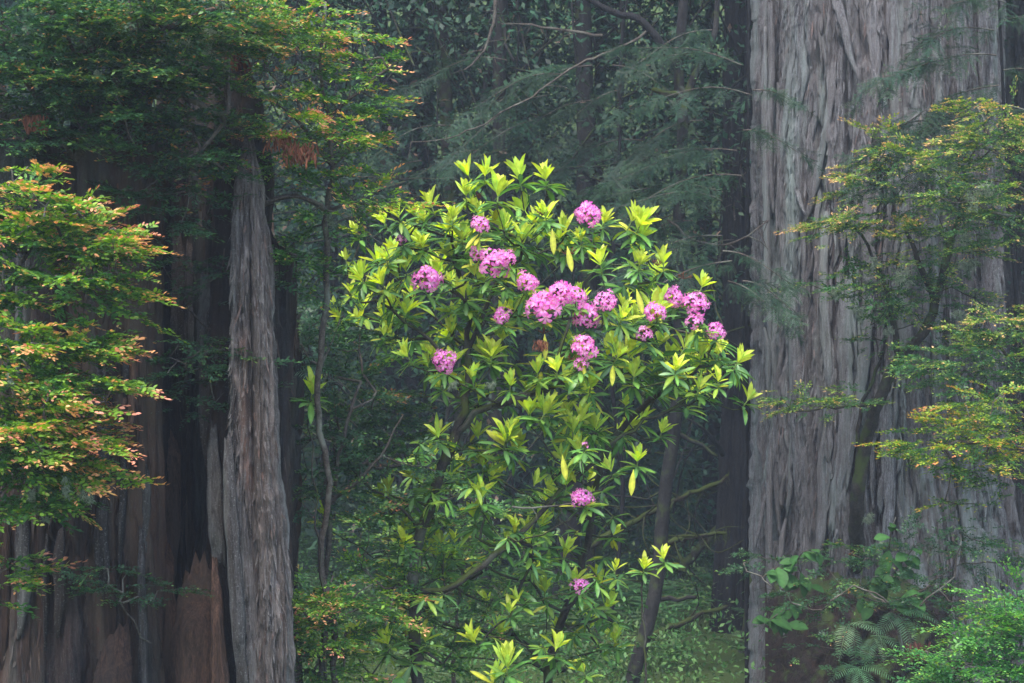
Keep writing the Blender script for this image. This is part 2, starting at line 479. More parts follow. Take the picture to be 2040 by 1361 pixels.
def huckleberry(label, mains, r_main, pads, pal, base, group, out_from=None, droop=-0.05, temps=None, name='huckleberry_bush', seed=1, scale=1.0, dens=.50, stem_mat='twig', extra=None):
    """pads: (u, v, d, half width px, half height px, half depth m, sprays, youngness, lean of the sprays in x)"""
    rg = np.random.default_rng(seed)
    if temps is None and pads[0][2] > 8.55: temps = FAR_SPRAYS
    t = thing(name, label, 'bush', base, group)
    pos = []; dirs = []; yo = []; cent = []
    for (u, v, d, ru, rv, rd, n, y, lean) in pads:
        n = max(4, int(n * dens))
        q = rg.normal(0, 1, (n, 3)); q = unit(q) * (rg.random((n, 1)) ** 0.42)
        c = P(u, v, d)
        s = K * d
        p = c + q * np.array([ru * s, rd, rv * s])
        # flat layers: gather heights to a few tiers
        tiers = max(2, int(rv * s * 2 / 0.075))
        zz = (p[:, 2] - c[2]) / (rv * s)
        zq = (np.round((zz * .5 + .5) * tiers) / tiers - .5) * 2
        p[:, 2] = c[2] + (0.35 * zz + 0.65 * zq) * rv * s
        a = rg.normal(0, 0.9, n)
        dr = np.stack([q[:, 0] * 1.2 + lean + rg.normal(0, .55, n), q[:, 1] * 1.0 - 0.25 + rg.normal(0, .55, n), droop + 0.18 * q[:, 2] + rg.normal(0, .16, n)], -1)
        pos.append(p); dirs.append(unit(dr))
        edge = np.clip((q[:, 2] * .6 + np.abs(q[:, 0]) * .5 + .35), 0, 1)
        yo.append(np.clip(y * (0.20 + 0.72 * edge) + rg.normal(0, .2, n), 0, 1))
        for _ in range(max(1, n // 6)):          # long shoots that break the outline
            b = unit(rg.normal(0, 1, 3)) * np.array([1, 1, .8]); b0 = c + b * np.array([ru * s, rd, rv * s]) * .8
            dd = unit(np.array([b[0] * 1.4 + lean * .8, b[1] * .8 - .2, .12 + .35 * max(b[2], -.2) + rg.normal(0, .1)]))
            L = rg.uniform(.08, .24) * (d / 9) ** .4; kk = int(3 + L / .06)
            for j in range(kk):
                f = (j + .4) / kk
                pp = b0 + dd * L * f + np.array([0, 0, -.25 * L * f * f])
                side = unit(np.cross(dd, [0, 0, 1.])) * (1 if j % 2 else -1)
                pos.append(pp[None]); dirs.append(unit(dd * (.5 + f * 1.2) + side * (.9 - .8 * f) + [0, 0, rg.normal(-.05, .1)])[None])
                yo.append(np.clip(np.array([y * .5 + .55 * f * min(1, y * 2) + rg.normal(0, .1)]), 0, 1))
            cent.append((b0 + dd * L * .5)[None])
        m = max(2, n // 9)
        ii = rg.choice(n, m, replace=False)
        cent.append(p[ii])
    pos = np.concatenate(pos); dirs = np.concatenate(dirs); yo = np.concatenate(yo)
    mb = MB(); scatter_sprays(mb, pos, dirs, rg.uniform(.75, 1.2, len(pos)) * scale, yo, pal, rg, temps)
    child('foliage', mb.mesh('foliage', M['leaf_small'], smooth=False), t)
    ch = grow(mains, np.concatenate(cent), r_main, r_tip=0.0026, step=0.07, wiggle=0.010, bias=0.5, rg=rg)
    mb = MB(); wood(ch, mb)
    child('stem', mb.mesh('stem', M[stem_mat]), t)
    return t, pos

# ================================================================== THE SETTING
# ------------------------------------------------------------------ ground
def ground_z(x, y):
    h = 0.10 * (fbm(x * .35 + 3, y * .35, 5) - .5) * 2
    h = h + sstep(30, 62, y) * 17.0 + sstep(6, 40, np.abs(x)) * 1.5
    return h
gx = np.concatenate([np.linspace(-90, -16, 20), np.linspace(-15, 15, 90), np.linspace(16, 90, 20)])
gy = np.concatenate([np.linspace(-60, 2, 20), np.linspace(3, 45, 120), np.linspace(46, 120, 40)])
X, Y = np.meshgrid(gx, gy)
Z = ground_z(X, Y)
nx, ny = len(gx), len(gy)
i = np.arange(ny - 1)[:, None] * nx + np.arange(nx - 1)[None]
mb = MB(); mb.add(np.stack([X, Y, Z], -1), np.stack([i, i + 1, i + nx + 1, i + nx], -1).reshape(-1, 4), (.05, .04, .03))
g = mb.build('ground', M['ground']); tag(g, kind='structure')

# ------------------------------------------------------------------ round trunks with furrowed bark
def furrow(s, z, fs, fz, w, seed):
    n = vn(s * fs + 3.1, z * fz + seed, seed)
    return sstep(0.0, w, np.abs(2 * n - 1))

def bark_depth(s, z, seed=11):
    s2 = s + 0.16 * (fbm(s * 1.3, z * .45, seed) - .5) + 0.05 * (fbm(s * 4, z * 1.1, seed + 3) - .5)
    a = furrow(s2, z, 6.5, .42, .42, seed + 5)
    b = furrow(s2, z, 16, 1.7, .40, seed + 9)
    c = furrow(s2 + .02 * vn(s * 20, z * 3, seed), z, 42, 5.0, .55, seed + 13)
    saw = (z * 1.7 + 3.0 * vn(s2 * 13, z * .3, seed + 21) + 1.3 * vn(s2 * 40, z * .8, seed + 22)) % 1.0
    fine = .55 * np.abs(2 * vn(s2 * 70, z * 6, seed + 30) - 1) + .45 * np.abs(2 * vn(s2 * 150, z * 22, seed + 31) - 1)
    return a, b, c, saw, fine

def fibres(parent, pts, nr, n, mat, seed, lo=.35, hi=1.35, name='bark_fibre', ln=(.03, .16), wd=(.003, .011)):
    """torn fibres of bark or wood lifting off a surface: too many and too small to part one by one"""
    rg = np.random.default_rng(seed + 900)
    i = rg.integers(0, len(pts), n); p = pts[i]; nn = nr[i]
    side = unit(np.cross(nn, [0, 0, 1.])); down = np.array([0, 0, -1.]) + side * rg.normal(0, .12, (n, 1))
    L = rg.uniform(*ln, (n, 1)); W = rg.uniform(*wd, (n, 1)); lift = rg.uniform(.004, .022, (n, 1))
    rows = []
    for t, w in ((0, .6), (.5, 1.0), (1, .15)):
        c = p + down * L * t + nn * (.001 + lift * t ** 1.5) + side * rg.normal(0, .002, (n, 1)) * t
        rows += [c - side * W * w, c + side * W * w]
    v = np.stack(rows, 1)
    f = np.array([[0, 1, 3, 2], [2, 3, 5, 4]])[None] + (np.arange(n) * 6)[:, None, None]
    col = np.repeat(rg.uniform(lo, hi, (n, 1)) * np.where(rg.random((n, 1)) < .15, np.array([1.0, .74, .65]), 1.0), 6, 0)
    mb = MB(); mb.add(v.reshape(-1, 3), f.reshape(-1, 4), col)
    child(name, mb.mesh(name, mat, smooth=False), parent)['kind'] = 'stuff'

def big_trunk(name, parent, axis, rad, z0, z1, mat, ns, nz, amp=1.0, seed=11, front=2.5, tint=True, fib=0):
    """axis(z) -> x,y ; rad(z, th). th is measured from the side facing the camera"""
    zc = 6.2
    th = np.concatenate([np.linspace(-front / 2, front / 2, ns), np.linspace(front / 2, 2 * math.pi - front / 2, max(24, ns // 6))[1:-1]])
    z = np.concatenate([np.linspace(z0, zc, nz)[:-1], np.linspace(zc, z1, 60)]); nz = len(z)
    TH, ZZ = np.meshgrid(th, z)
    ax, ay = axis(ZZ)
    R = rad(ZZ, TH)
    s = TH * 0.9
    a, b, c, saw, fine = bark_depth(s, ZZ, seed)
    disp = amp * (0.100 * a + 0.044 * b + 0.018 * c + 0.024 * (1 - saw) * b + 0.022 * fine - 0.105)
    R = R + disp
    x = ax + R * np.sin(TH); y = ay - R * np.cos(TH)
    m = len(th)
    i = np.arange(nz - 1)[:, None] * m; j = np.arange(m)[None]; j2 = (j + 1) % m
    f = np.stack([i + j, i + j2, i + m + j2, i + m + j], -1).reshape(-1, 4)
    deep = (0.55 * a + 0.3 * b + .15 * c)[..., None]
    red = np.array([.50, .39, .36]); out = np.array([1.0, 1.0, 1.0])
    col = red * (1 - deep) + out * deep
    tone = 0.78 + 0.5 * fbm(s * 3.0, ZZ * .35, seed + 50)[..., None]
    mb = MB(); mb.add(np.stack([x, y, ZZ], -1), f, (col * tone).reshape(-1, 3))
    if fib:
        k = int((z < zc).sum()); pts = np.stack([x, y, ZZ], -1)[:k, :ns].reshape(-1, 3); nr = np.stack([np.sin(TH), -np.cos(TH), 0 * TH], -1)[:k, :ns].reshape(-1, 3)
        fibres(parent, pts, nr, fib, mat, seed)
    return child(name, mb.mesh(name, mat), parent)

# ---- the giant redwood
GX, GY = 2.915, 15.95
def g_axis(z):
    lean = np.clip((2.6 - z) / 2.6, 0, 1.2)
    return GX + 0.22 * lean ** 1.5, GY + 0 * z
def g_rad(z, th):
    lean = np.clip((2.6 - z) / 2.6, 0, 1.2)
    return 0.905 + 0.20 * lean ** 1.5 + 0.06 * np.sin(th * 3 + 1.2) * (0.4 + .6 * lean) + 0.03 * np.sin(th * 7 + .4)
giant = thing('redwood_tree', 'giant redwood with thick grey furrowed bark beside the flowering rhododendron', 'tree', (GX, GY, 0))
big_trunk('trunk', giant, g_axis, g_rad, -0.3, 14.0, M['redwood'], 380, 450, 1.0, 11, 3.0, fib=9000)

def bark_strip(parent, pts, widths, thick, seed, mat=None, name='bark_strip', lift=(0.0, 0.0), tint=1.0, out_n=None):
    """a long flake of bark or wood: pts centre line in the world, out_n outward normal, widths along it; closed and frayed"""
    rg = np.random.default_rng(seed)
    q = resample(pts, 0.03)
    m = len(q)
    t = np.linspace(0, 1, m)
    w = np.interp(t, np.linspace(0, 1, len(widths)), widths) * np.clip(.72 + t * 3, 0, 1)
    tan = unit(np.gradient(q, axis=0))
    n = out_n(q) if callable(out_n) else np.tile(unit(out_n), (m, 1))
    side = unit(np.cross(tan, n)); n = unit(np.cross(side, tan))
    q = q + n * (lift[0] * (1 - t) + lift[1] * t)[:, None]
    cols = 7
    c = np.linspace(-1, 1, cols)
    el = w * (1 + .35 * (vn(t * m * .45, t * 0 + 1, seed) - .5)); er = w * (1 + .35 * (vn(t * m * .45, t * 0 + 9, seed) - .5))
    off = np.where(c[None] < 0, c[None] * el[:, None], c[None] * er[:, None])
    h = thick * (1 - .55 * c[None] ** 2) * (0.75 + .8 * vn(c[None] * 3 + seed, t[:, None] * m * .22, seed + 4)) * np.clip(np.minimum(t * 5, (1 - t) * 6), .15, 1)[:, None]
    amp = min(.13, w.max() * 1.5)
    fr = np.zeros((m, cols)); fr[0] = -rg.uniform(0, 1, cols) * amp; fr[-1] = rg.uniform(0, 1, cols) * amp
    fr[1] = fr[0] * .2; fr[-2] = fr[-1] * .2
    ctr = q[:, None] + tan[:, None] * fr[..., None]
    top = ctr + side[:, None] * off[..., None] + n[:, None] * h[..., None]
    bot = ctr + side[:, None] * off[..., None] * .96 - n[:, None] * .012
    v = np.concatenate([top.reshape(-1, 3), bot.reshape(-1, 3)])
    i = np.arange(m - 1)[:, None] * cols + np.arange(cols - 1)[None]
    f = np.stack([i, i + 1, i + cols + 1, i + cols], -1).reshape(-1, 4)
    o = m * cols
    e1 = np.arange(m - 1) * cols; e2 = e1 + cols - 1
    r0 = np.arange(cols - 1); r1 = (m - 1) * cols + r0
    fs = [f, f[:, ::-1] + o, np.stack([e1, e1 + cols, e1 + cols + o, e1 + o], -1), np.stack([e2 + cols, e2, e2 + o, e2 + cols + o], -1),
          np.stack([r0 + 1, r0, r0 + o, r0 + 1 + o], -1), np.stack([r1, r1 + 1, r1 + 1 + o, r1 + o], -1)]
    mb = MB(); mb.add(v, [np.concatenate(fs)], np.full(3, 1.0) * tint * rg.uniform(.85, 1.15))
    return child(name, mb.mesh(name, mat or M['redwood'], smooth=False), parent)

def on_giant(u, v, extra=0.0):
    """point of the giant's surface seen through a photo pixel"""
    z = CZ; d = GY
    for _ in range(6):
        z = CZ + (680.5 - v) * K * d
        ax, ay = g_axis(np.array(z)); 
        x = (u - 1020) * K * d
        R = 0.9 + 0.2 * np.clip((2.6 - z) / 2.6, 0, 1.2) ** 1.5
        sx = np.clip((x - ax) / R, -.94, .94)
        d = float(ay - R * math.sqrt(1 - sx * sx))
    return P(u, v, d)
def giant_n(q):
    ax, ay = g_axis(q[:, 2])
    return unit(np.stack([q[:, 0] - ax, q[:, 1] - ay, 0 * ax], -1))

STRIPS = [  # (photo pixels down the flake), widths m, thickness, lift at top / bottom
    ([(1668, -10), (1690, 60), (1700, 110), (1717, 158)], (.05, .045, .035, .012), .035, (.05, .16)),
    ([(1735, -10), (1738, 60), (1745, 130), (1738, 190)], (.06, .06, .05, .03), .03, (.03, .06)),
    ([(1738, 130), (1752, 170), (1765, 215)], (.03, .03, .01), .03, (.05, .09)),
    ([(1600, -10), (1602, 80), (1612, 150), (1606, 200)], (.06, .07, .05, .015), .035, (.02, .06)),
    ([(1588, 100), (1580, 200), (1572, 290), (1570, 335)], (.04, .04, .03, .008), .035, (.04, .06)),
    ([(1665, 130), (1660, 200), (1645, 300), (1625, 400), (1612, 440)], (.04, .04, .035, .04, .02), .035, (.04, .05)),
    ([(1540, 20), (1544, 140), (1540, 280), (1545, 420)], (.06, .06, .05, .03), .03, (.03, .03)),
    ([(1527, 60), (1530, 300), (1534, 520), (1538, 700)], (.035, .04, .04, .03), .03, (.02, .02)),
    ([(1556, 170), (1560, 300), (1562, 420), (1568, 560)], (.05, .055, .05, .05), .025, (.02, .02)),
    ([(1592, 365), (1604, 395), (1618, 425)], (.02, .022, .01), .025, (.04, .10)),
    ([(1715, 210), (1720, 330), (1728, 450), (1735, 560)], (.06, .06, .07, .06), .03, (.02, .03)),
    ([(1780, -10), (1782, 120), (1786, 260), (1790, 380)], (.06, .06, .06, .05), .03, (.02, .03)),
    ([(1845, -10), (1850, 150), (1853, 300), (1858, 420)], (.06, .05, .06, .05), .03, (.02, .03)),
    ([(1902, -10), (1908, 100), (1912, 220), (1918, 330)], (.06, .06, .05, .05), .03, (.02, .03)),
    ([(1945, -10), (1950, 120), (1952, 240)], (.04, .04, .04), .03, (.02, .02)),
    ([(1575, 520), (1585, 640), (1590, 760), (1596, 900), (1600, 1040)], (.05, .07, .08, .07, .05), .03, (.02, .03)),
    ([(1545, 600), (1548, 760), (1550, 900), (1556, 1060)], (.04, .04, .035, .03), .03, (.02, .02)),
    ([(1650, 430), (1645, 560), (1652, 700), (1660, 800)], (.05, .05, .06, .03), .03, (.03, .03)),
    ([(1690, 560), (1685, 680), (1690, 800), (1680, 920), (1662, 1040)], (.07, .08, .07, .07, .03), .03, (.02, .04)),
    ([(1640, 840), (1645, 950), (1640, 1060), (1630, 1130)], (.06, .07, .06, .03), .03, (.02, .03)),
    ([(1735, 600), (1722, 720), (1705, 850), (1690, 960)], (.04, .06, .05, .02), .035, (.03, .04)),
    ([(1760, 760), (1768, 880), (1772, 1000), (1765, 1080)], (.06, .07, .06, .04), .03, (.02, .03)),
    ([(1800, 560), (1805, 720), (1812, 860)], (.05, .06, .05), .03, (.02, .03)),
    ([(1850, 620), (1852, 780), (1860, 960)], (.06, .06, .05), .03, (.02, .03)),
    ([(1538, 880), (1537, 1020), (1539, 1160), (1542, 1300)], (.04, .045, .05, .05), .03, (.02, .02)),
    ([(1560, 1100), (1570, 1220), (1580, 1361)], (.06, .06, .06), .03, (.02, .02)),
    ([(1625, 1190), (1610, 1280), (1585, 1361)], (.04, .05, .04), .03, (.02, .02)),
    ([(1905, 880), (1915, 1000), (1930, 1120)], (.05, .06, .05), .03, (.02, .03)),
    ([(1965, 900), (1985, 1010), (2010, 1120)], (.06, .06, .05), .03, (.02, .03)),
    ([(2000, 960), (2020, 1060), (2040, 1150)], (.05, .05, .05), .03, (.02, .03)),
]
for k, (px, w, th, lf) in enumerate(STRIPS):
    bark_strip(giant, np.array([on_giant(*p) for p in px]), np.array(w) * .75, th * .8, 100 + k, lift=lf, out_n=giant_n)
# smaller flakes between the long ones
rg = np.random.default_rng(41)
for k in range(255):
    u = rg.uniform(1530, 1955); v = rg.uniform(-20, 1100); ln = rg.uniform(40, 150); sl = rg.normal(0, .09)
    px = [(u + sl * ln * s + rg.normal(0, 2), v + ln * s) for s in (0, .33, .66, 1)]
    wd = rg.uniform(.006, .024)
    bark_strip(giant, np.array([on_giant(*p) for p in px]), (wd * .6, wd, wd, wd * .25), rg.uniform(.012, .024), 300 + k, lift=(rg.uniform(.0, .02), rg.uniform(.01, .05)), out_n=giant_n, tint=rg.uniform(.75, 1.1))
# unseen high tree crowns above the frame, added to shade the background
def shade_crown(parent, centre, rx, rz, n, seed, col=(.03, .07, .035), leafL=.5):
    rg = np.random.default_rng(seed)
    q = unit(rg.normal(0, 1, (n, 3))) * (rg.random((n, 1)) ** .4)
    p = np.asarray(centre) + q * np.array([rx, rx, rz])
    d = unit(np.stack([q[:, 0] + rg.normal(0, .4, n), q[:, 1] + rg.normal(0, .4, n), -.25 + rg.normal(0, .2, n)], -1))
    B = basis(d, unit(np.array([0, 0, 1.]) + rg.normal(0, .2, (n, 3))))
    V = np.array([[0, 0, 0], [-.34, .5, .02], [0, 1.0, -.12], [.34, .5, .02]])
    F = np.array([[0, 3, 2, 1]])
    sc = rg.uniform(.6, 1.3, n) * leafL
    v = np.einsum('nij,kj->nki', B * sc[:, None, None], V) + p[:, None]
    mb = MB(); mb.add(v.reshape(-1, 3), (F[None] + (np.arange(n) * 4)[:, None, None]).reshape(-1, 4), np.repeat(np.array(col) * rg.uniform(.6, 1.3, (n, 1)), 4, 0))
    return child('crown', mb.mesh('crown', M['needle'], smooth=False), parent)
shade_crown(giant, (GX, GY, 12.0), 3.4, 3.0, 1300, 5)

# ---- dark trunks beside and behind the giant
def plain_tree(label, px, d, r0, r1, mat, seed, crown=None, name='tree', cat='tree', group=None, ns=14, limbs=(), ztop=12.0, rough=.02):
    """trunk along photo pixels (bottom to top) carried on up to ztop; limbs: (pixel path, r0, r1, material)"""
    rg = np.random.default_rng(seed)
    pts = PL([(a[0], a[1], d if len(a) < 3 else a[2]) for a in px])
    gz = float(ground_z(pts[0][0], pts[0][1]))
    t0 = pts[0].copy(); t0[2] = gz - .2
    if pts[0][2] > gz: pts = np.concatenate([t0[None], pts])
    if ztop > pts[-1][2] + .5:
        dz = ztop - pts[-1][2]
        pts = np.concatenate([pts, (pts[-1] + np.array([rg.normal(0, .04) * dz, rg.normal(0, .03) * dz, dz]))[None]])
    q = resample(pts, .12)
    q[:, :2] += .25 * r0 * (fbm(q[:, 2:3] * 1.7 + np.array([[0, 9]]), q[:, 2:3] * 0 + seed, seed) - .5)
    tr = thing(name, label, cat, (q[0][0], q[0][1], gz), group)
    mb = MB()
    m = len(q)
    r = np.interp(np.linspace(0, 1, m), [0, .06, 1], [r0 * 1.25, r0, r1])
    tube(mb, q, r, ns)
    v = mb.v[0]; a = np.arange(len(v)) % ns
    cen = np.concatenate([np.repeat(q, ns, 0), q[-1:]])
    dv = v - cen
    mb.v[0] = cen + dv * (1 + rough * 10 * (fbm(a * .7, v[:, 2] * 2.2, seed) - .5))[:, None]
    child('trunk', mb.mesh('trunk', M[mat]), tr)
    for (lp, lr0, lr1, lm) in limbs:
        ql = resample(PL([(b[0], b[1], d if len(b) < 3 else b[2]) for b in lp]), .08)
        ql += rg.normal(0, .006, ql.shape)
        mb = MB(); tube(mb, ql, np.linspace(lr0, lr1, len(ql)), 8)
        child('limb', mb.mesh('limb', M[lm]), tr)
    if crown:
        cx, cz, rr, n = crown
        shade_crown(tr, (q[-1][0] + cx, q[-1][1], cz), rr, rr * .7, n, seed)
    return tr

dk = thing('redwood_tree', 'slim dark trunk standing just behind the giant redwood, shadowed bark', 'tree', (2.05, 19.2, 0))
def dk_axis(z):
    return 2.215 + .005 * z - .04 * np.clip(1.5 - z, 0, 2), 19.2 + 0 * z
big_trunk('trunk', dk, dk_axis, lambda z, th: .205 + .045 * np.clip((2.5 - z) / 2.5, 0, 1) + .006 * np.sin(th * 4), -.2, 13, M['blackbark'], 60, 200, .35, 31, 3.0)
for k, (a, w) in enumerate((([(1440, 905, 18.9), (1425, 880, 18.6), (1395, 850, 18.3), (1370, 835, 18.2)], .03), ([(1445, 800, 18.9), (1470, 720, 18.9), (1478, 600, 18.95), (1462, 560, 18.9)], .02))):
    mb = MB(); q = resample(PL(a), .06); tube(mb, q, np.linspace(w, w * .4, len(q)), 7); child('limb', mb.mesh('limb', M['darkbark']), dk)
shade_crown(dk, (2.2, 19.2, 11.5), 3.2, 2.5, 1500, 6)
rt = thing('redwood_tree', 'broad dark redwood trunk half hidden behind the giant at the picture edge', 'tree', (5.35, 20.5, 0))
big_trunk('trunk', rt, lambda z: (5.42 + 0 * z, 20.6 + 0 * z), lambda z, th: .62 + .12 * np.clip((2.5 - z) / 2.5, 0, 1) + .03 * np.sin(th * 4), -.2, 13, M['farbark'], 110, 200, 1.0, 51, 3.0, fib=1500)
shade_crown(rt, (5.4, 20.6, 11.5), 3.4, 2.5, 1500, 8)

plain_tree('leaning slender dark-barked tree with bare side limbs behind the rhododendron', [(1258, 1361), (1290, 1250), (1310, 1150), (1318, 1050), (1330, 950), (1345, 850), (1353, 700), (1350, 500), (1356, 350), (1360, 210), (1352, 130)], 15.2, .056, .036, 'darkbark', 3, name='tanoak_tree', ztop=6.2,
           limbs=[([(1352, 140), (1310, 75), (1270, 35), (1240, 32), (1200, 15), (1150, -15)], .036, .022, 'blackbark'),
                  ([(1360, 200), (1400, 120), (1425, 60), (1432, -20)], .035, .02, 'darkbark'),
                  ([(1315, 1192), (1350, 1193), (1384, 1189)], .022, .014, 'darkbark'),
                  ([(1356, 190), (1320, 185), (1300, 178)], .03, .02, 'moss'),
                  ([(1353, 720), (1370, 640), (1420, 560), (1440, 480)], .02, .008, 'darkbark'),
                  ([(1345, 860), (1400, 890), (1430, 910)], .02, .012, 'darkbark')])
plain_tree('mossy brown trunk leaning at the foot of the slim dark redwood', [(1488, 1361), (1500, 1250), (1514, 1120), (1532, 980), (1550, 860)], 18.0, .10, .07, 'moss', 4, name='tanoak_tree', ztop=7)

# mossy limbs crossing the misty gap
for k, (lab, px, d, r0, r1) in enumerate((
    ('mossy bough rising to the slim dark redwood below the blossom, middle of three', [(1165, 1095), (1200, 1072), (1240, 1050), (1300, 1020), (1340, 1000), (1375, 985), (1420, 968), (1450, 950)], 17.5, .045, .03),
    ('short dark mossy bough level with the leaning slender tree and joining the dark redwood', [(1322, 1090), (1345, 1078), (1380, 1070), (1410, 1066), (1450, 1062)], 17.0, .04, .025),
    ('lowest mossy bough sweeping up across the misty ground behind the leaning slender tree', [(1080, 1362), (1120, 1330), (1170, 1300), (1220, 1280), (1290, 1272), (1350, 1245), (1400, 1222), (1450, 1212)], 17.2, .06, .03),
    ('blurred moss-covered bough slanting steeply in the mist beside the slim dark redwood', [(1355, 1140), (1375, 1110), (1405, 1080), (1440, 1045), (1470, 1020)], 20.5, .07, .05),
)):
    q = resample(PL(px, d), .06); q += np.random.default_rng(k).normal(0, .008, q.shape)
    # carry the bough down to the ground at its low end
    r0 *= .72; r1 *= .6
    t = thing('mossy_bough', lab, 'branch', q[0], 'mossy boughs in the misty gap')
    mb = MB(); rr = np.linspace(r0, r1, len(q)) * (1 + .4 * (fbm(np.arange(len(q)) * .5, np.zeros(len(q)) + k, 3) - .5)); tube(mb, q, rr, 10)
    child('limb', mb.mesh('limb', M['moss']), t)
    mb = MB(); rgk = np.random.default_rng(60 + k)
    for _ in range(90):
        p = q[rgk.integers(0, len(q))]; ln = rgk.uniform(.03, .12)
        tube(mb, np.array([p + rgk.normal(0, .02, 3), p + [rgk.normal(0, .02), rgk.normal(0, .02), -ln * .5 - r0 * .5], p + [rgk.normal(0, .03), rgk.normal(0, .03), -ln - r0 * .5]]), [.006, .004, .001], 3, (.1, .12, .03))
    for _ in range(9):
        ii = int(rgk.integers(2, len(q) - 2)); ln_ = rgk.uniform(.2, .6); dd = unit(np.array([rgk.normal(0, .8), rgk.normal(0, .4), rgk.normal(.2, .6)]))
        qq = resample(np.stack([q[ii], q[ii] + dd * ln_ * .5 + rgk.normal(0, .05, 3), q[ii] + dd * ln_ + rgk.normal(0, .06, 3)]), .06)
        m2 = MB(); tube(m2, qq, np.linspace(r1 * .5, .003, len(qq)), 5); child('twig', m2.mesh('twig', M['moss']), t)
    child('moss_fringe', mb.mesh('moss_fringe', M['moss']), t)['kind'] = 'stuff'

# slim background trunks, each its own
BT = [(1105, 1361, 1170, 700, 20, .12, 'darkbark', 'thick slanting dark trunk low behind the rhododendron stems'),
      (925, 1361, 985, 900, 19, .09, 'darkbark', 'black slanting trunk at the foot of the rhododendron, behind its stem'),
      (860, 1361, 930, 1000, 22, .10, 'moss', 'pale mossy trunk blurred in the mist behind the rhododendron foot'),
      (1208, 1361, 1190, 500, 27, .10, 'darkbark', 'faint thin trunk in the mist between the rhododendron and leaning tree'),
      (1420, 1361, 1405, 300, 26, .12, 'darkbark', 'faint straight trunk in the mist beside the slim dark redwood'),
      (1050, 1361, 1040, 300, 30, .14, 'darkbark', 'hazy trunk far behind the top of the flowering rhododendron'),
      (760, 1361, 775, 300, 26, .13, 'darkbark', 'hazy trunk far behind the shrubs to the right of the snag'),
      (850, 1300, 985, 10, 21, .05, 'darkbark', 'thin dark stem leaning across the upper background foliage'),
      (1165, 1361, 1240, 100, 20, .045, 'darkbark', 'thin reddish stem rising through the upper background foliage'),
      (640, 1361, 655, 100, 24, .10, 'darkbark', 'dim trunk seen through the bushes right beside the snag')]
for k, (u0, v0, u1, v1, d, r, mt, lab) in enumerate(BT):
    plain_tree(lab, [(u0, v0), ((u0 + u1) / 2 + 12 * math.sin(k * 2.3), (v0 + v1) / 2), (u1, v1)], d, r, r * .6, mt, 20 + k, name='background_tree', ztop=11 if d > 21 else 8, crown=(0, 10.5, 3.2, 1300) if d > 21 else None, group='slim trunks in the misty background')

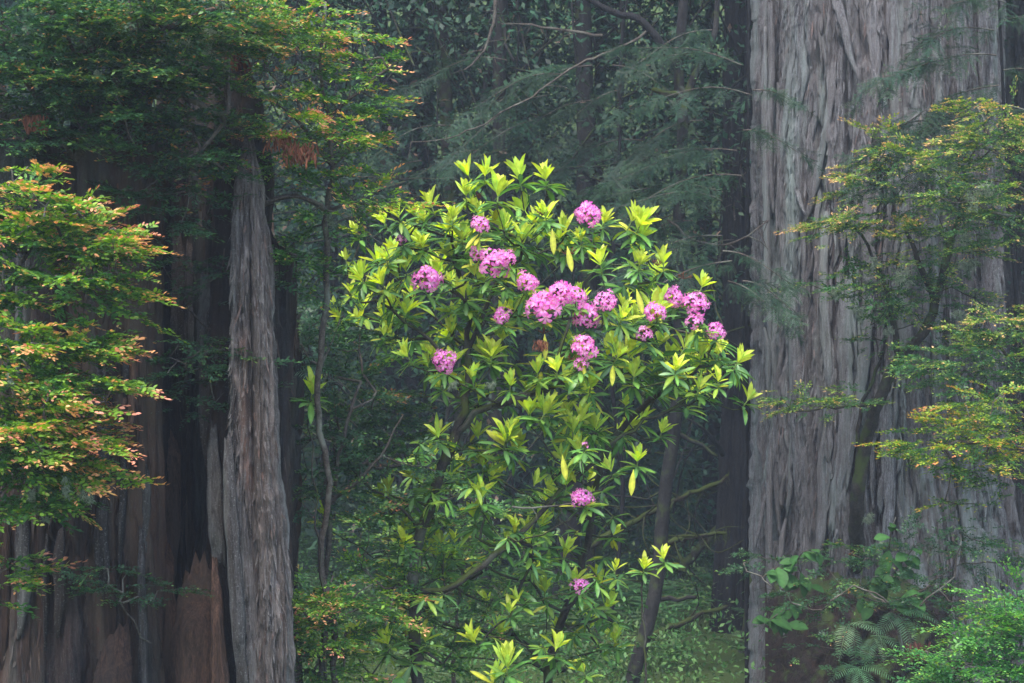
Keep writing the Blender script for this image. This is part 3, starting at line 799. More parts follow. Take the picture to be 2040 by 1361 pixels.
# ------------------------------------------------------------------ burnt redwood stump with its standing snag
stump = thing('redwood_stump', 'huge charred hollow redwood stump with a tall splintered grey snag', 'stump', (-2.1, 10.2, 0))
def stump_shell():
    ctrl = [(-420, 9.9), (-200, 9.25), (0, 9.02), (80, 8.98), (150, 9.0), (166, 9.1), (176, 9.02), (240, 9.05), (285, 9.12), (300, 9.3), (302, 9.8), (310, 10.15),
            (335, 10.35), (375, 10.45), (405, 10.3), (425, 9.95), (440, 9.6), (452, 9.35), (500, 9.35), (560, 9.6), (575, 10.2), (560, 11.2), (420, 12.1), (150, 12.4), (-200, 12.0), (-420, 11.2)]
    c = np.array([[(u - 1020) * K * d, d, 0] for u, d in ctrl])
    c = np.concatenate([c, c[:1]])
    q = resample(c, .0095)
    # thin out where the photo does not look
    keep = np.ones(len(q), bool)
    far = (q[:, 1] > 10.6) | (q[:, 0] < -2.75)
    keep[far] = (np.arange(len(q)) % 8 == 0)[far]
    q = q[keep][:-1]
    n = len(q)
    d = np.roll(q, -1, 0) - np.roll(q, 1, 0)
    t = unit(d)
    nrm = np.stack([t[:, 1], -t[:, 0], 0 * t[:, 0]], -1)
    s = np.concatenate([[0], np.cumsum(np.linalg.norm(np.diff(q, axis=0), axis=1))])
    u = q[:, 0] / (K * q[:, 1]) + 1020
    topv = np.interp(u, [-420, 0, 100, 200, 300, 340, 400, 470, 500, 540, 580], [150, 130, 180, 230, 200, 150, 110, 90, 200, 500, 700])
    topz = CZ + (680.5 - topv) * K * 9.6 + .35 * (vn(s * 6, s * 0, 3) - .5) + .22 * (vn(s * 22, s * 0, 4) - .5)
    nz = 190
    z = np.concatenate([np.linspace(-.25, 1.1, 24)[:-1], np.linspace(1.1, 4.4, nz)])
    ZZ = np.minimum(z[:, None], topz[None])
    S = np.broadcast_to(s[None], ZZ.shape)
    a, b, cc, saw, fine = bark_depth(S * 1.2, ZZ * .8, 77)
    a2 = furrow(S, ZZ, 3.0, .22, .5, 91)
    disp = .06 * a2 + .034 * a + .022 * b + .012 * cc + .010 * fbm(S * 50, ZZ * 14, 78, 3) + .012 * (1 - saw) * a - .05 - .02 * sstep(.6, .74, fbm(S * 16, ZZ * 4, 79, 3))
    flare = .16 * np.clip((1.6 - ZZ) / 1.6, 0, 1.2) ** 1.4
    v = q[None] + nrm[None] * (disp + flare * .6)[..., None]
    v[..., 2] = ZZ
    # tint: brown sapwood low on the outside, char in and around the hollow
    U = np.broadcast_to(u[None], ZZ.shape); D = np.broadcast_to(q[None, :, 1], ZZ.shape)
    outside = sstep(9.35, 9.15, D) * sstep(330, 250, U)
    nb = fbm(S * 2.2, ZZ * .6, 123)
    brown = np.clip(outside * sstep(.36, .6, nb + .12 * sstep(2.2, 1.2, ZZ)) * sstep(200, 150, U) * 1.2 + .5 * sstep(.5, .66, nb), 0, 1)
    up = sstep(2.2, 2.8, ZZ) * sstep(300, 330, U) * sstep(9.6, 9.9, D)        # weathered inner wall, not burnt
    green = sstep(.48, .62, fbm(S * 3.5, ZZ * .8, 321)) * .6 + .5 * up
    col = np.array([.75, .78, .9]) + brown[..., None] * np.array([1.1, .85, .7]) + np.clip(green, 0, 1)[..., None] * np.array([.9, 1.25, 1.0])
    m = n
    i = np.arange(len(z) - 1)[:, None] * m; j = np.arange(m)[None]; j2 = (j + 1) % m
    f = np.stack([i + j, i + j2, i + m + j2, i + m + j], -1).reshape(-1, 4)
    mb = MB(); mb.add(v.reshape(-1, 3), f, col.reshape(-1, 3))
    ok = (D < 10.6) & (ZZ < topz[None] - .05) & (ZZ > 1.0) & (U > -60)
    fibres(stump, v[ok], np.broadcast_to(nrm[None], v.shape)[ok], 3500, M['char'], 62, .4, 3.2, 'wood_fibre', (.02, .14), (.002, .008))
    return child('shell', mb.mesh('shell', M['char'], smooth=False), stump)
stump_shell()

def snag_part():
    E = np.array([(255, 486, 490), (275, 480, 495), (300, 474, 500), (340, 464, 508), (400, 455, 518), (500, 449, 530), (600, 446, 534), (700, 443, 540), (800, 440, 545), (900, 438, 551), (1000, 438, 560), (1060, 441, 569), (1100, 448, 571), (1200, 456, 573), (1361, 468, 580), (1700, 450, 610), (2000, 430, 640)], float)
    d0 = 9.0
    vv = np.concatenate([np.linspace(255, 330, 50)[:-1], np.linspace(330, 1380, 340)[:-1], np.linspace(1380, 1960, 24)])
    l = np.interp(vv, E[:, 0], E[:, 1]); r = np.interp(vv, E[:, 0], E[:, 2])
    z = CZ + (680.5 - vv) * K * d0
    cx = ((l + r) / 2 - 1020) * K * d0; w = (r - l) / 2 * K * d0 * .77 + .004 * (vn(vv / 14., vv * 0, 71) - .5) + .012 * (vn(vv / 45., vv * 0, 72) - .5)
    w = np.maximum(w, .003)
    nf = 130
    th = np.concatenate([np.linspace(-1.9, 1.9, nf), np.linspace(1.9, 2 * math.pi - 1.9, 40)[1:-1]])
    TH, Z = np.meshgrid(th, z)
    dep = np.minimum(.20, w * 1.1)
    x = cx[:, None] + np.sign(np.sin(TH)) * np.abs(np.sin(TH)) ** .8 * w[:, None]
    y = d0 + .12 - np.cos(TH) * dep[:, None]
    S = TH * .17
    a, b, c, saw, fine = bark_depth(S * 1.6 + 2, Z * .8, 201)
    g1 = furrow(S, Z, 9, .3, .35, 207)
    rough_ = fbm(S * 60, Z * 16, 231, 3); pit = sstep(.62, .74, fbm(S * 22, Z * 4.5, 233, 3))
    disp = .036 * g1 + .026 * a + .016 * b + .010 * c + .012 * rough_ - .022 * pit - .055
    # a deep rotten groove down the middle
    xx = x / (K * d0) + 1020
    gu = np.interp(vv, [400, 600, 760, 900, 1010, 1060, 1361], [500, 505, 503, 505, 505, 498, 520])[:, None]
    gw = np.interp(vv, [300, 450, 650, 760, 950, 1040, 1361], [3, 4, 5, 9, 9, 12, 5])[:, None]
    disp -= np.interp(vv, [300, 420, 700, 800, 1000, 1100, 1361], [.01, .02, .03, .06, .06, .05, .03])[:, None] * np.exp(-((xx - gu + 5 * (vn(Z * 5, Z * 0, 9) - .5)) / gw) ** 2)
    disp *= np.clip(w / .06, .12, 1)[:, None]
    x = x + np.sin(TH) * disp; y = y - np.cos(TH) * disp
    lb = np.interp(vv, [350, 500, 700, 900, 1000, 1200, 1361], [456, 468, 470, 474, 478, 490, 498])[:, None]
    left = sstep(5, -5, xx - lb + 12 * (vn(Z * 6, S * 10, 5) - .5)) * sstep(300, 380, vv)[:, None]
    red = np.exp(-((xx - np.interp(vv, [600, 800, 960], [478, 486, 492])[:, None]) / 12) ** 2) * (sstep(600, 720, vv) * sstep(1010, 960, vv))[:, None]
    pale = sstep(.5, .62, fbm(S * 14, Z * 3.5, 17, 4)) * (1 - left)
    col = np.ones(TH.shape + (3,)) * .85
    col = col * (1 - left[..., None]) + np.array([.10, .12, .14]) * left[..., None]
    col = col * (1 - red[..., None] * .8) + np.array([.95, .62, .50]) * red[..., None] * .8
    col = col * (.72 + .75 * pale[..., None])
    m = len(th)
    i = np.arange(len(z) - 1)[:, None] * m; j = np.arange(m)[None]; j2 = (j + 1) % m
    f = np.stack([i + j, i + m + j, i + m + j2, i + j2], -1).reshape(-1, 4)
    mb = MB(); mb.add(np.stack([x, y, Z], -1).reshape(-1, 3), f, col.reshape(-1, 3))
    nr = np.stack([np.sin(TH), -np.cos(TH), 0 * TH], -1)
    mid_ = np.abs(TH) < 1.6; fibres(stump, np.stack([x, y, Z], -1)[mid_], nr[mid_], 1500, M['snag'], 61, .25, 1.1, 'wood_fibre', (.02, .12), (.002, .007))
    o = child('snag', mb.mesh('snag', M['snag'], smooth=False), stump)
    o['label'] = 'tall pale grey-brown splintered snag tapering to a spike'
snag_part()
CAMN = np.array([0, -1.0, .02])
SLABS = [  # split wood standing in and on the stump: pixels top to bottom with distance, widths, thickness, material, tint
    ([(398, 1150, 9.25), (396, 1230, 9.2), (398, 1361, 9.15), (400, 1560, 9.1)], (.09, .11, .12, .13), .10, 'slab', .62),
    ([(428, 1142, 9.1), (432, 1200, 9.08), (440, 1361, 9.05), (446, 1560, 9.0)], (.02, .035, .045, .05), .07, 'slab', 1.0),
    ([(340, 880, 9.9), (342, 960, 9.85), (344, 1060, 9.8), (346, 1125, 9.78)], (.04, .05, .04, .012), .05, 'slab', .95),
    ([(305, 770, 9.6), (307, 900, 9.6), (310, 1010, 9.6)], (.02, .03, .02), .04, 'slab', .9),
    ([(232, 1290, 8.9), (228, 1330, 8.88), (232, 1420, 8.86), (236, 1600, 8.85)], (.07, .09, .10, .11), .06, 'slab', .35),
    ([(205, 1330, 8.88), (203, 1380, 8.86), (204, 1500, 8.86)], (.03, .035, .04), .05, 'slab', .3),
    ([(280, 1060, 9.02), (284, 1180, 9.0), (288, 1361, 8.98), (292, 1560, 8.95)], (.012, .018, .02, .02), .05, 'snag', .42),
    ([(262, 640, 9.05), (264, 760, 9.05), (262, 870, 9.04)], (.016, .02, .016), .04, 'slab', 1.1),
    ([(410, 560, 9.5), (414, 700, 9.45), (420, 850, 9.4), (426, 960, 9.4)], (.03, .05, .05, .03), .05, 'snag', .36),
    ([(425, 860, 9.25), (430, 1000, 9.2), (436, 1120, 9.15)], (.02, .04, .03), .05, 'snag', .40),
    ([(330, 1090, 9.5), (332, 1200, 9.45), (335, 1361, 9.4)], (.03, .05, .06), .05, 'slab', .8),
    ([(455, 880, 8.9), (460, 1000, 8.88), (470, 1150, 8.86), (482, 1361, 8.85)], (.02, .03, .03, .025), .05, 'snag', .42),
    ([(345, 480, 10.2), (348, 600, 10.15), (352, 690, 10.1)], (.05, .07, .05), .05, 'snag', .40),
    ([(385, 500, 10.1), (388, 620, 10.05), (392, 720, 10.0)], (.04, .05, .04), .05, 'snag', .38),
    ([(468, 95, 9.55), (472, 160, 9.5), (470, 260, 9.45)], (.04, .07, .08), .06, 'slab', .55),
    ([(492, 150, 9.5), (486, 210, 9.48), (480, 280, 9.45)], (.02, .03, .03), .04, 'slab', .6),
]
for k, (px, w, th, mt, ti) in enumerate(SLABS):
    bark_strip(stump, PL(px), w, th, 700 + k, M[mt], 'wood_slab', out_n=CAMN, tint=ti)

rs = np.random.default_rng(212)
SHU = np.array([[-40, 8.98], [80, 8.94], [150, 8.96], [176, 8.98], [240, 9.01], [285, 9.08], [303, 9.5], [312, 10.05], [335, 10.25], [375, 10.35], [405, 10.2], [425, 9.88], [440, 9.55]])
for k in range(120):          # splinters and bark plates standing on the shell
    u = rs.uniform(-20, 440); d = float(np.interp(u, SHU[:, 0], SHU[:, 1])) + rs.uniform(-.03, .02)
    v = rs.uniform(430, 1330); ln = rs.uniform(60, 330); wd = rs.uniform(.008, .034)
    px = [(u + rs.normal(0, 3), v + ln * f, d) for f in (0, .33, .66, 1)]
    if u > 300: mt, ti = ('snag', rs.uniform(.12, .30)) if v < 640 else ('slab', rs.uniform(.15, .75))
    else: mt, ti = ('slab', rs.uniform(.25, .8)) if rs.random() < .6 else ('snag', rs.uniform(.15, .40))
    if u < 200 and k % 2: continue
    if u < 300: ti *= .4
    bark_strip(stump, PL(px), (wd * .7, wd, wd, wd * .4), rs.uniform(.012, .03), 5200 + k, M[mt], 'wood_slab', out_n=CAMN, tint=ti, lift=(rs.uniform(0, .01), rs.uniform(0, .02)))

# ------------------------------------------------------------------ rhododendron
def big_leaf(w=.27, curve=.18, fold=.10, seed=0, twist=0.0):
    t = np.array([0, .07, .2, .42, .66, .86, 1.0])
    wd = w * .5 * np.array([.12, .18, .55, .95, 1.0, .62, .04])
    rg = np.random.default_rng(seed)
    c = np.array([-1, 0, 1.])
    x = wd[:, None] * c[None]
    y = np.broadcast_to(t[:, None], x.shape).copy()
    z = fold * np.abs(x) - curve * (t ** 2)[:, None] + .02 * np.sin(t * 9 + seed)[:, None] * c[None] * w
    z = z + twist * x * t[:, None]
    v = np.stack([x, y, z], -1).reshape(-1, 3)
    i = np.arange(6)[:, None] * 3 + np.arange(2)[None]
    f = np.stack([i, i + 1, i + 4, i + 3], -1).reshape(-1, 4)
    return v, f
def leaf_colours(base, mid, edge):
    c = np.empty((7, 3, 3)); c[:] = base
    c[:, 1] = mid
    c[:2] = mid
    c[-1] = edge
    return c.reshape(-1, 3)
rl = np.random.default_rng(19)
MATURE = []; YOUNG = []
MAT_COL = [(.045, .125, .030), (.055, .15, .034), (.07, .17, .034), (.085, .19, .036), (.04, .11, .035), (.10, .20, .035), (.13, .22, .035), (.06, .14, .04), (.05, .13, .028), (.16, .24, .03), (.07, .16, .05), (.30, .30, .03)]
for k, c in enumerate(MAT_COL):
    c = np.array(c) * (1.0 if k in (0, 4, 8) else 1.2)
    v, f = big_leaf(rl.uniform(.215, .27), rl.uniform(.05, .30), rl.uniform(-.1, .5), k, rl.normal(0, .25))
    MATURE.append((v, f, leaf_colours(np.array(c), np.array(c) * 1.5 + [.03, .03, 0], np.array(c))))
for k in range(10):
    c = np.array([.56, .68, .085]) * rl.uniform(.8, 1.15) * np.array([rl.uniform(.85, 1.12), 1, rl.uniform(.8, 1.3)])
    v, f = big_leaf(rl.uniform(.25, .32), rl.uniform(-.14, .18), rl.uniform(.3, .9), k + 30, rl.normal(0, .15))
    YOUNG.append((v, f, leaf_colours(c, c * 1.12 + [.03, .02, .02], c * [1.1, .95, 1])))
def tmpl_mesh(name, T, mat):
    mb = MB(); mb.add(T[0], [T[1]], T[2]); return mb.mesh(name, mat)
MAT_ME = [tmpl_mesh('leaf', T, M['leaf_rhodo']) for T in MATURE]
YNG_ME = [tmpl_mesh('young_leaf', T, M['leaf_young']) for T in YOUNG]

def mat4(B, p, s):
    m = Matrix.Identity(4)
    for a in range(3):
        for b in range(3):
            m[a][b] = float(B[a, b] * s)
        m[a][3] = float(p[a])
    return m

class Leafer:
    """whorls of leaves; the first `limit` of each kind are single parts, the rest go to one foliage mesh"""
    def __init__(self, plant, limit=300, seed=3):
        self.plant = plant; self.limit = limit; self.nm = 0; self.ny = 0; self.rg = np.random.default_rng(seed); self.mb = MB(); self.mby = MB()
    def put(self, young, B, p, s, k, parent):
        single = parent is not None and (self.ny if young else self.nm) < self.limit
        if single:
            o = bpy.data.objects.new('young_leaf' if young else 'leaf', (YNG_ME if young else MAT_ME)[k])
            COL.objects.link(o); o.parent = parent; o.matrix_basis = mat4(B, p, s)
            if young: self.ny += 1
            else: self.nm += 1
        else:
            v, f, c = (YOUNG if young else MATURE)[k]
            (self.mby if young else self.mb).add((v * s) @ B.T + p, [f], c * self.rg.uniform(.8, 1.2))
    def whorl(self, p, axis, young=8, mature=9, size=1.0, single=True, droop=0.0, mcols=None, ylen=.115, mlen=.122):
        rg = self.rg
        young = young + 4 if young else 0; mature = mature + 4
        axis = unit(axis); p = np.asarray(p, float)
        sh = None
        e1 = unit(np.cross(axis, [.3, -.9, .2])); e2 = np.cross(axis, e1)
        if single:
            mb = MB()
            tube(mb, np.stack([p - axis * .035 * size, p, p + axis * (.035 * size if young else .008)]), [.0042 * size, .004 * size, .003 * size], 6, (.16, .22, .05))
            sh = child('shoot', mb.mesh('shoot', M['leaf_rhodo']), self.plant)
        a0 = rg.uniform(0, 6.28)
        for i in range(mature):
            a = a0 + i * 2.4 + rg.normal(0, .15)
            rad = math.cos(a) * e1 + math.sin(a) * e2
            el = rg.normal(.10, .26) - droop
            d = unit(rad * math.cos(el) + axis * math.sin(el) + np.array([0, 0, -.02]))
            k = int(rg.choice(mcols) if mcols is not None else min(11, rg.integers(0, 11) if rg.random() > .05 else 11))
            self.put(False, basis(d, axis + rg.normal(0, .15, 3)), p - axis * rg.uniform(0, .03) * size, mlen * size * rg.uniform(.72, 1.15), k, sh)
        top = p + axis * .035 * size
        for i in range(young):
            a = a0 + i * 2.4 + rg.normal(0, .2)
            rad = math.cos(a) * e1 + math.sin(a) * e2
            el = math.radians(rg.uniform(30, 68) if i < young * .7 else rg.uniform(62, 86))
            d = unit(rad * math.cos(el) + axis * math.sin(el))
            self.put(True, basis(d, axis - rad * .6 + rg.normal(0, .1, 3)), top - axis * rg.uniform(0, .02) * size, ylen * size * rg.uniform(.65, 1.12), int(rg.integers(0, len(YOUNG))), sh)
        return sh
    def finish(self):
        if self.mb.n:
            child('foliage', self.mb.mesh('foliage', M['leaf_rhodo']), self.plant)['kind'] = 'stuff'
        if self.mby.n:
            child('young_foliage', self.mby.mesh('young_foliage', M['leaf_young']), self.plant)['kind'] = 'stuff'

# flower: five flared lobes, stamens
def flower_template(seed, pale):
    rg = np.random.default_rng(seed)
    V = []; C = []; F = []; k = 0
    edge = np.array([.80, .09, .57]) * rg.uniform(.8, 1.08); mid = np.array([.96, .42, .77]); cen = np.array([.97, .78, .87])
    edge = edge * (1 - pale) + np.array([.82, .36, .70]) * pale
    for p in range(5):
        a0 = p * 2 * math.pi / 5 + rg.normal(0, .08)
        rows = []
        for (t, r, z, w) in ((0, .06, .0, .05), (.35, .26, .42, .16), (.62, .50, .56, .25), (.85, .80, .52 + rg.normal(0, .09), .26), (1, 1.02, .36 + rg.normal(0, .12), .09)):
            for c in (-1, 0, 1):
                w2 = w * c
                zz = z + (.05 if c else -.03) * t + rg.normal(0, .025) * (t > .5)
                x = r; y = w2
                V.append([x * math.cos(a0) - y * math.sin(a0), x * math.sin(a0) + y * math.cos(a0), zz])
                f = t + (.12 if c else -.12) * (t > .3)
                col = cen + (mid - cen) * min(1, f / .5) if f < .5 else mid + (edge - mid) * min(1, (f - .5) / .5)
                C.append(col)
        for r in range(4):
            for c in range(2):
                q = k + r * 3 + c
                F.append([q, q + 3, q + 4, q + 1])
        k += 15
    V = np.array(V); C = np.array(C)
    mb = MB(); mb.add(V * .5, [np.array(F)], C)
    for s in range(7):
        a = rg.uniform(0, 6.28); r = rg.uniform(.08, .22)
        tube(mb, np.array([[0, 0, .05], [r * .4 * math.cos(a), r * .4 * math.sin(a), .28], [r * math.cos(a), r * math.sin(a), .50]]), [.008, .007, .014], 3, (.80, .42, .55))
    return mb.mesh('flower', M['petal'])
FLOWERS = [flower_template(k, p) for k, p in enumerate((0, .05, .2, .4, .1, .6, 0.0, .3))]
def truss(plant, p, axis, R, n=15, pale=0.0, seed=0, droopy=0):
    rg = np.random.default_rng(seed)
    axis = unit(axis)
    e1 = unit(np.cross(axis, [.3, .1, .95])); e2 = np.cross(axis, e1)
    mb = MB()
    base = p - axis * R * .75
    tube(mb, np.stack([base - axis * R * .5, base, p - axis * R * .25]), [.004, .004, .003], 5, (.2, .22, .06))
    fl = []
    for i in range(n):
        f = (i + .5) / n
        ph = math.acos(1 - f * (1.22 if not droopy else 1.5)); a = i * 2.39996 + rg.normal(0, .12)
        d = unit(axis * math.cos(ph) + (e1 * math.cos(a) + e2 * math.sin(a)) * math.sin(ph))
        q = p - axis * R * .25 + d * R * rg.uniform(.40, .82)
        tube(mb, np.stack([base, (base + q) / 2 + axis * .006, q]), [.0016, .0014, .0014], 4, (.55, .20, .14))
        fl.append((q, d))
    tr = child('flower_truss', mb.mesh('flower_truss', M['petal']), plant)
    for q, d in fl:
        o = bpy.data.objects.new('flower', FLOWERS[int(rg.choice([0, 1, 2, 4, 6] if rg.random() > pale else [2, 3, 5, 7]))])
        COL.objects.link(o); o.parent = tr
        x = unit(np.cross(d, [.2, .5, .84])); x2 = np.cross(d, x); a = rg.uniform(0, 6.28)
        xx = x * math.cos(a) + x2 * math.sin(a)
        B = np.stack([xx, np.cross(d, xx), d], -1)
        o.matrix_basis = mat4(B, q, R * rg.uniform(.66, .92))
    return base - axis * R * .5

# shoots read from the photograph: (u, v, young, mature, size)
SHOOTS = [(937, 358, 7, 6, .9), (966, 358, 10, 9, 1.05), (1037, 366, 9, 9, 1.), (1088, 368, 10, 10, 1.1), (929, 398, 9, 9, 1.), (991, 402, 10, 9, 1.05), (863, 420, 8, 8, .95), (951, 429, 7, 6, .8), (1088, 439, 9, 10, 1.05),
          (827, 437, 8, 7, .95), (849, 447, 8, 8, 1.), (902, 446, 7, 7, .9), (897, 470, 8, 7, 1.), (922, 487, 8, 8, .95), (1008, 464, 6, 9, .95), (713, 472, 7, 6, .75), (797, 440, 8, 8, .95), (770, 452, 7, 7, .85), (772, 525, 8, 8, .95), (724, 562, 10, 10, 1.1), (765, 576, 7, 10, 1.),
          (765, 674, 6, 4, .8), (817, 718, 8, 10, 1.1), (978, 720, 8, 9, .95), (897, 566, 5, 8, .7), (946, 556, 5, 8, .8), (998, 643, 6, 8, .85), (690, 525, 5, 6, .7), (700, 590, 3, 8, .9),
          (1202, 450, 8, 8, .95), (1158, 487, 8, 9, 1.), (1254, 450, 6, 6, .9), (1269, 462, 8, 8, 1.), (1276, 482, 7, 7, .95), (1198, 537, 7, 8, .9), (1273, 535, 9, 10, 1.05), (1322, 535, 7, 9, .95), (1396, 578, 8, 9, .95), (1235, 645, 9, 10, 1.1), (1296, 640, 9, 9, 1.05),
          (1163, 712, 6, 6, .95), (1110, 748, 10, 9, 1.1), (1262, 760, 11, 10, 1.15), (1252, 722, 9, 8, 1.05), (1396, 716, 7, 8, .95), (1431, 714, 8, 8, 1.), (1464, 733, 6, 8, .9), (1485, 804, 6, 7, .9), (1245, 814, 7, 7, .85), (1225, 720, 7, 7, .95), (1175, 781, 7, 8, .9), (1360, 700, 6, 9, 1.), (1430, 770, 3, 9, 1.), (1390, 785, 2, 10, 1.05), (1345, 745, 5, 8, .95),
          (943, 765, 9, 10, 1.1), (880, 776, 5, 8, .9), (904, 911, 6, 5, .85), (962, 936, 10, 11, 1.15), (1006, 888, 9, 8, 1.), (1021, 908, 7, 7, .9), (958, 1003, 6, 8, .95), (773, 1010, 4, 7, .9), (870, 1028, 5, 6, .85), (948, 1044, 8, 9, 1.), (1055, 1064, 6, 8, .95), (880, 1092, 7, 7, .95), (887, 1130, 9, 10, 1.1), (836, 1214, 9, 8, 1.1), (1016, 776, 7, 7, .9), (1070, 752, 7, 7, .9), (1079, 835, 8, 8, .95),
          (1316, 868, 8, 9, 1.), (1269, 928, 9, 10, 1.1), (1128, 975, 6, 8, .95), (1124, 1113, 6, 7, .9), (1147, 1168, 8, 9, 1.05), (1085, 1189, 9, 8, 1.), (1205, 1218, 7, 8, .95), (1154, 848, 8, 8, .95), (1141, 868, 7, 6, .9), (1013, 868, 8, 8, .95), (1055, 835, 8, 8, .95), (1090, 827, 7, 7, .9), (1026, 1060, 6, 8, .9), (1073, 1056, 6, 8, .9), (649, 1040, 3, 6, .85), (992, 1272, 9, 10, 1.05)]
TRUSSES = [(1170, 424, 27, 16, .25), (958, 446, 19, 14, 0), (799, 476, 11, 7, 0), (853, 553, 28, 18, 0), (950, 503, 17, 10, 0), (985, 522, 30, 18, .25), (1013, 512, 17, 12, 0), (1050, 560, 22, 14, .2), (1083, 608, 33, 19, .7), (1118, 581, 27, 17, .2), (1146, 588, 21, 14, .15), (1167, 626, 27, 18, .1), (1210, 598, 23, 13, .5),
           (1001, 628, 19, 12, 0), (1343, 590, 23, 15, .3), (1385, 604, 26, 16, .2), (1384, 638, 20, 9, .7), (1307, 620, 22, 14, .05), (1426, 659, 19, 13, .2), (1285, 664, 18, 9, .7), (1165, 690, 26, 15, .2), (1158, 722, 15, 7, .1), (886, 718, 23, 15, .1), (1160, 990, 21, 14, .1), (1156, 1166, 18, 11, .1), (1166, 886, 9, 3, .2)]
rhodo = thing('rhododendron', 'tall rhododendron in bloom with magenta-pink flower trusses and bright yellow-green new leaves', 'shrub', (-.5, 10.4, 0))
rg = np.random.default_rng(77)
LF = Leafer(rhodo, 300, 5)
targets = []
def hull_d(u, v):
    """the bush bulges towards the camera in its middle"""
    return 10.05 + .9 * (((u - 1080) / 430.0) ** 2 + ((v - 640) / 420.0) ** 2) * .5
order = sorted(SHOOTS, key=lambda s: (s[1] > 860, -s[4]))
for (u, v, ny_, nm_, sz) in order:
    d = min(hull_d(u, v), 10.9) + rg.normal(0, .10)
    p = P(u, v, d)
    ax = np.array([(u - 1060) / 900.0 + rg.normal(0, .24), -.15 + rg.normal(0, .24), 1.0])
    LF.whorl(p, ax, ny_, nm_, sz * .97 * rg.uniform(.74, 1.18), droop=float(rg.choice([0, 0, .12, .3])))
    targets.append(p - unit(ax) * .035)
for k, (u, v, rpx, n, pale) in enumerate(TRUSSES):
    d = min(hull_d(u, v), 10.9) - (.12 if v < 800 else .45) + rg.normal(0, .05)
    p = P(u, v, d)
    ax = np.array([rg.normal(0, .15), -.75, .75])
    b = truss(rhodo, p, ax, rpx * K * d * 1.08, n, pale, 400 + k)
    targets.append(b)
    LF.whorl(b, np.array([rg.normal(0, .2), -.2, 1]), 0, 8, .95, single=False, droop=.15)
# leafy fill deeper in the bush
def inside(u, v):
    top = np.interp(u, [660, 760, 900, 960, 1090, 1200, 1330, 1430, 1500], [560, 460, 420, 395, 400, 460, 540, 640, 730])
    bot = np.interp(u, [660, 760, 900, 1000, 1150, 1300, 1400, 1500], [640, 700, 800, 850, 900, 850, 830, 800])
    return top + 25 < v < bot
cnt = 0
while cnt < 185:
    u, v = rg.uniform(670, 1490), rg.uniform(380, 900)
    if not inside(u, v): continue
    cnt += 1
    d = hull_d(u, v) + rg.uniform(.15, 1.0)
    p = P(u, v, d); ax = np.array([(u - 1060) / 700.0 + rg.normal(0, .25), rg.normal(-.1, .25), 1.0])
    LF.whorl(p, ax, int(rg.integers(4, 9)) if rg.random() < .55 else 0, int(rg.integers(6, 10)), rg.uniform(.8, 1.05), single=False, droop=.1)
    targets.append(p)
for _ in range(175):      # looser shoots on the lower limbs
    u = rg.uniform(760, 1230); v = rg.uniform(860, 1320)
    d = rg.uniform(10.1, 11.9); p = P(u, v, d); ax = np.array([rg.normal(0, .4), rg.normal(-.1, .3), 1.0])
    LF.whorl(p, ax, int(rg.integers(3, 6)) if rg.random() < .3 else 0, int(rg.integers(4, 8)), rg.uniform(.75, 1.0), single=False, droop=.15)
    targets.append(p)
for (u, v) in ((1268, 600), (1100, 480), (1130, 515), (1120, 930), (1262, 960), (1085, 690)):   # yellowed and hanging leaves
    p = P(u, v, 9.95)
    LF.put(False, basis(np.array([rg.normal(.1, .1), -.1, -1.0]), np.array([rg.normal(0, .3), -1, 0])), p + [0, 0, .06], .13, 11, None)
LF.finish()
mains = [PL([(830, 2000, 10.5), (832, 1420, 10.4), (826, 1280, 10.4), (818, 1170, 10.35), (838, 1060, 10.35), (872, 960, 10.3), (905, 870, 10.35), (925, 790, 10.4), (934, 700, 10.4), (930, 600, 10.4), (905, 520, 10.4)]),
         PL([(905, 870, 10.35), (950, 825, 10.3), (1010, 800, 10.3), (1090, 775, 10.35), (1170, 745, 10.4), (1260, 690, 10.4), (1330, 640, 10.4)]),
         PL([(818, 1170, 10.35), (880, 1178, 10.25), (940, 1140, 10.25), (1010, 1085, 10.3), (1080, 1020, 10.35), (1160, 940, 10.4), (1240, 870, 10.4), (1330, 815, 10.5), (1400, 770, 10.5)]),
         PL([(934, 700, 10.4), (965, 610, 10.4), (1010, 530, 10.4), (1060, 450, 10.45)]),
         PL([(925, 790, 10.4), (880, 700, 10.4), (810, 640, 10.4), (750, 600, 10.4)]),
         PL([(1085, 2000, 11.2), (1088, 1400, 11.2), (1108, 1270, 11.2), (1140, 1190, 11.15), (1168, 1090, 11.1), (1178, 1000, 11.0), (1205, 900, 10.9), (1255, 830, 10.8), (1320, 780, 10.7), (1420, 750, 10.6)]),
         PL([(1085, 775, 10.35), (1120, 680, 10.4), (1150, 590, 10.45), (1200, 520, 10.5)]),
         PL([(838, 1060, 10.35), (790, 1000, 10.3), (720, 960, 10.2), (690, 900, 10.15)])]
ch = grow(mains, np.array(targets), [.034, .018, .018, .011, .010, .038, .011, .010], r_tip=.0032, step=.07, wiggle=.012, bias=.8, rg=rg, pw=.40)
mb = MB(); wood(ch, mb, sides=7)
child('stem', mb.mesh('stem', M['rstem']), rhodo)
# spent brown flower heads
for (u, v) in ((1135, 508), (1310, 530), (1362, 556), (1082, 665), (1135, 720), (955, 395), (1080, 430)):
    mb = MB(); p = P(u, v, hull_d(u, v) - .03)
    for _ in range(16):
        dd = unit(np.array([rg.normal(0, .6), rg.normal(0, .6), rg.uniform(.2, 1)])); L = rg.uniform(.02, .045)
        tube(mb, np.stack([p, p + dd * L * .6, p + dd * L]), [.0012, .001, .0025], 4, (.16, .06, .035))
    child('seed_head', mb.mesh('seed_head', M['dead']), rhodo)

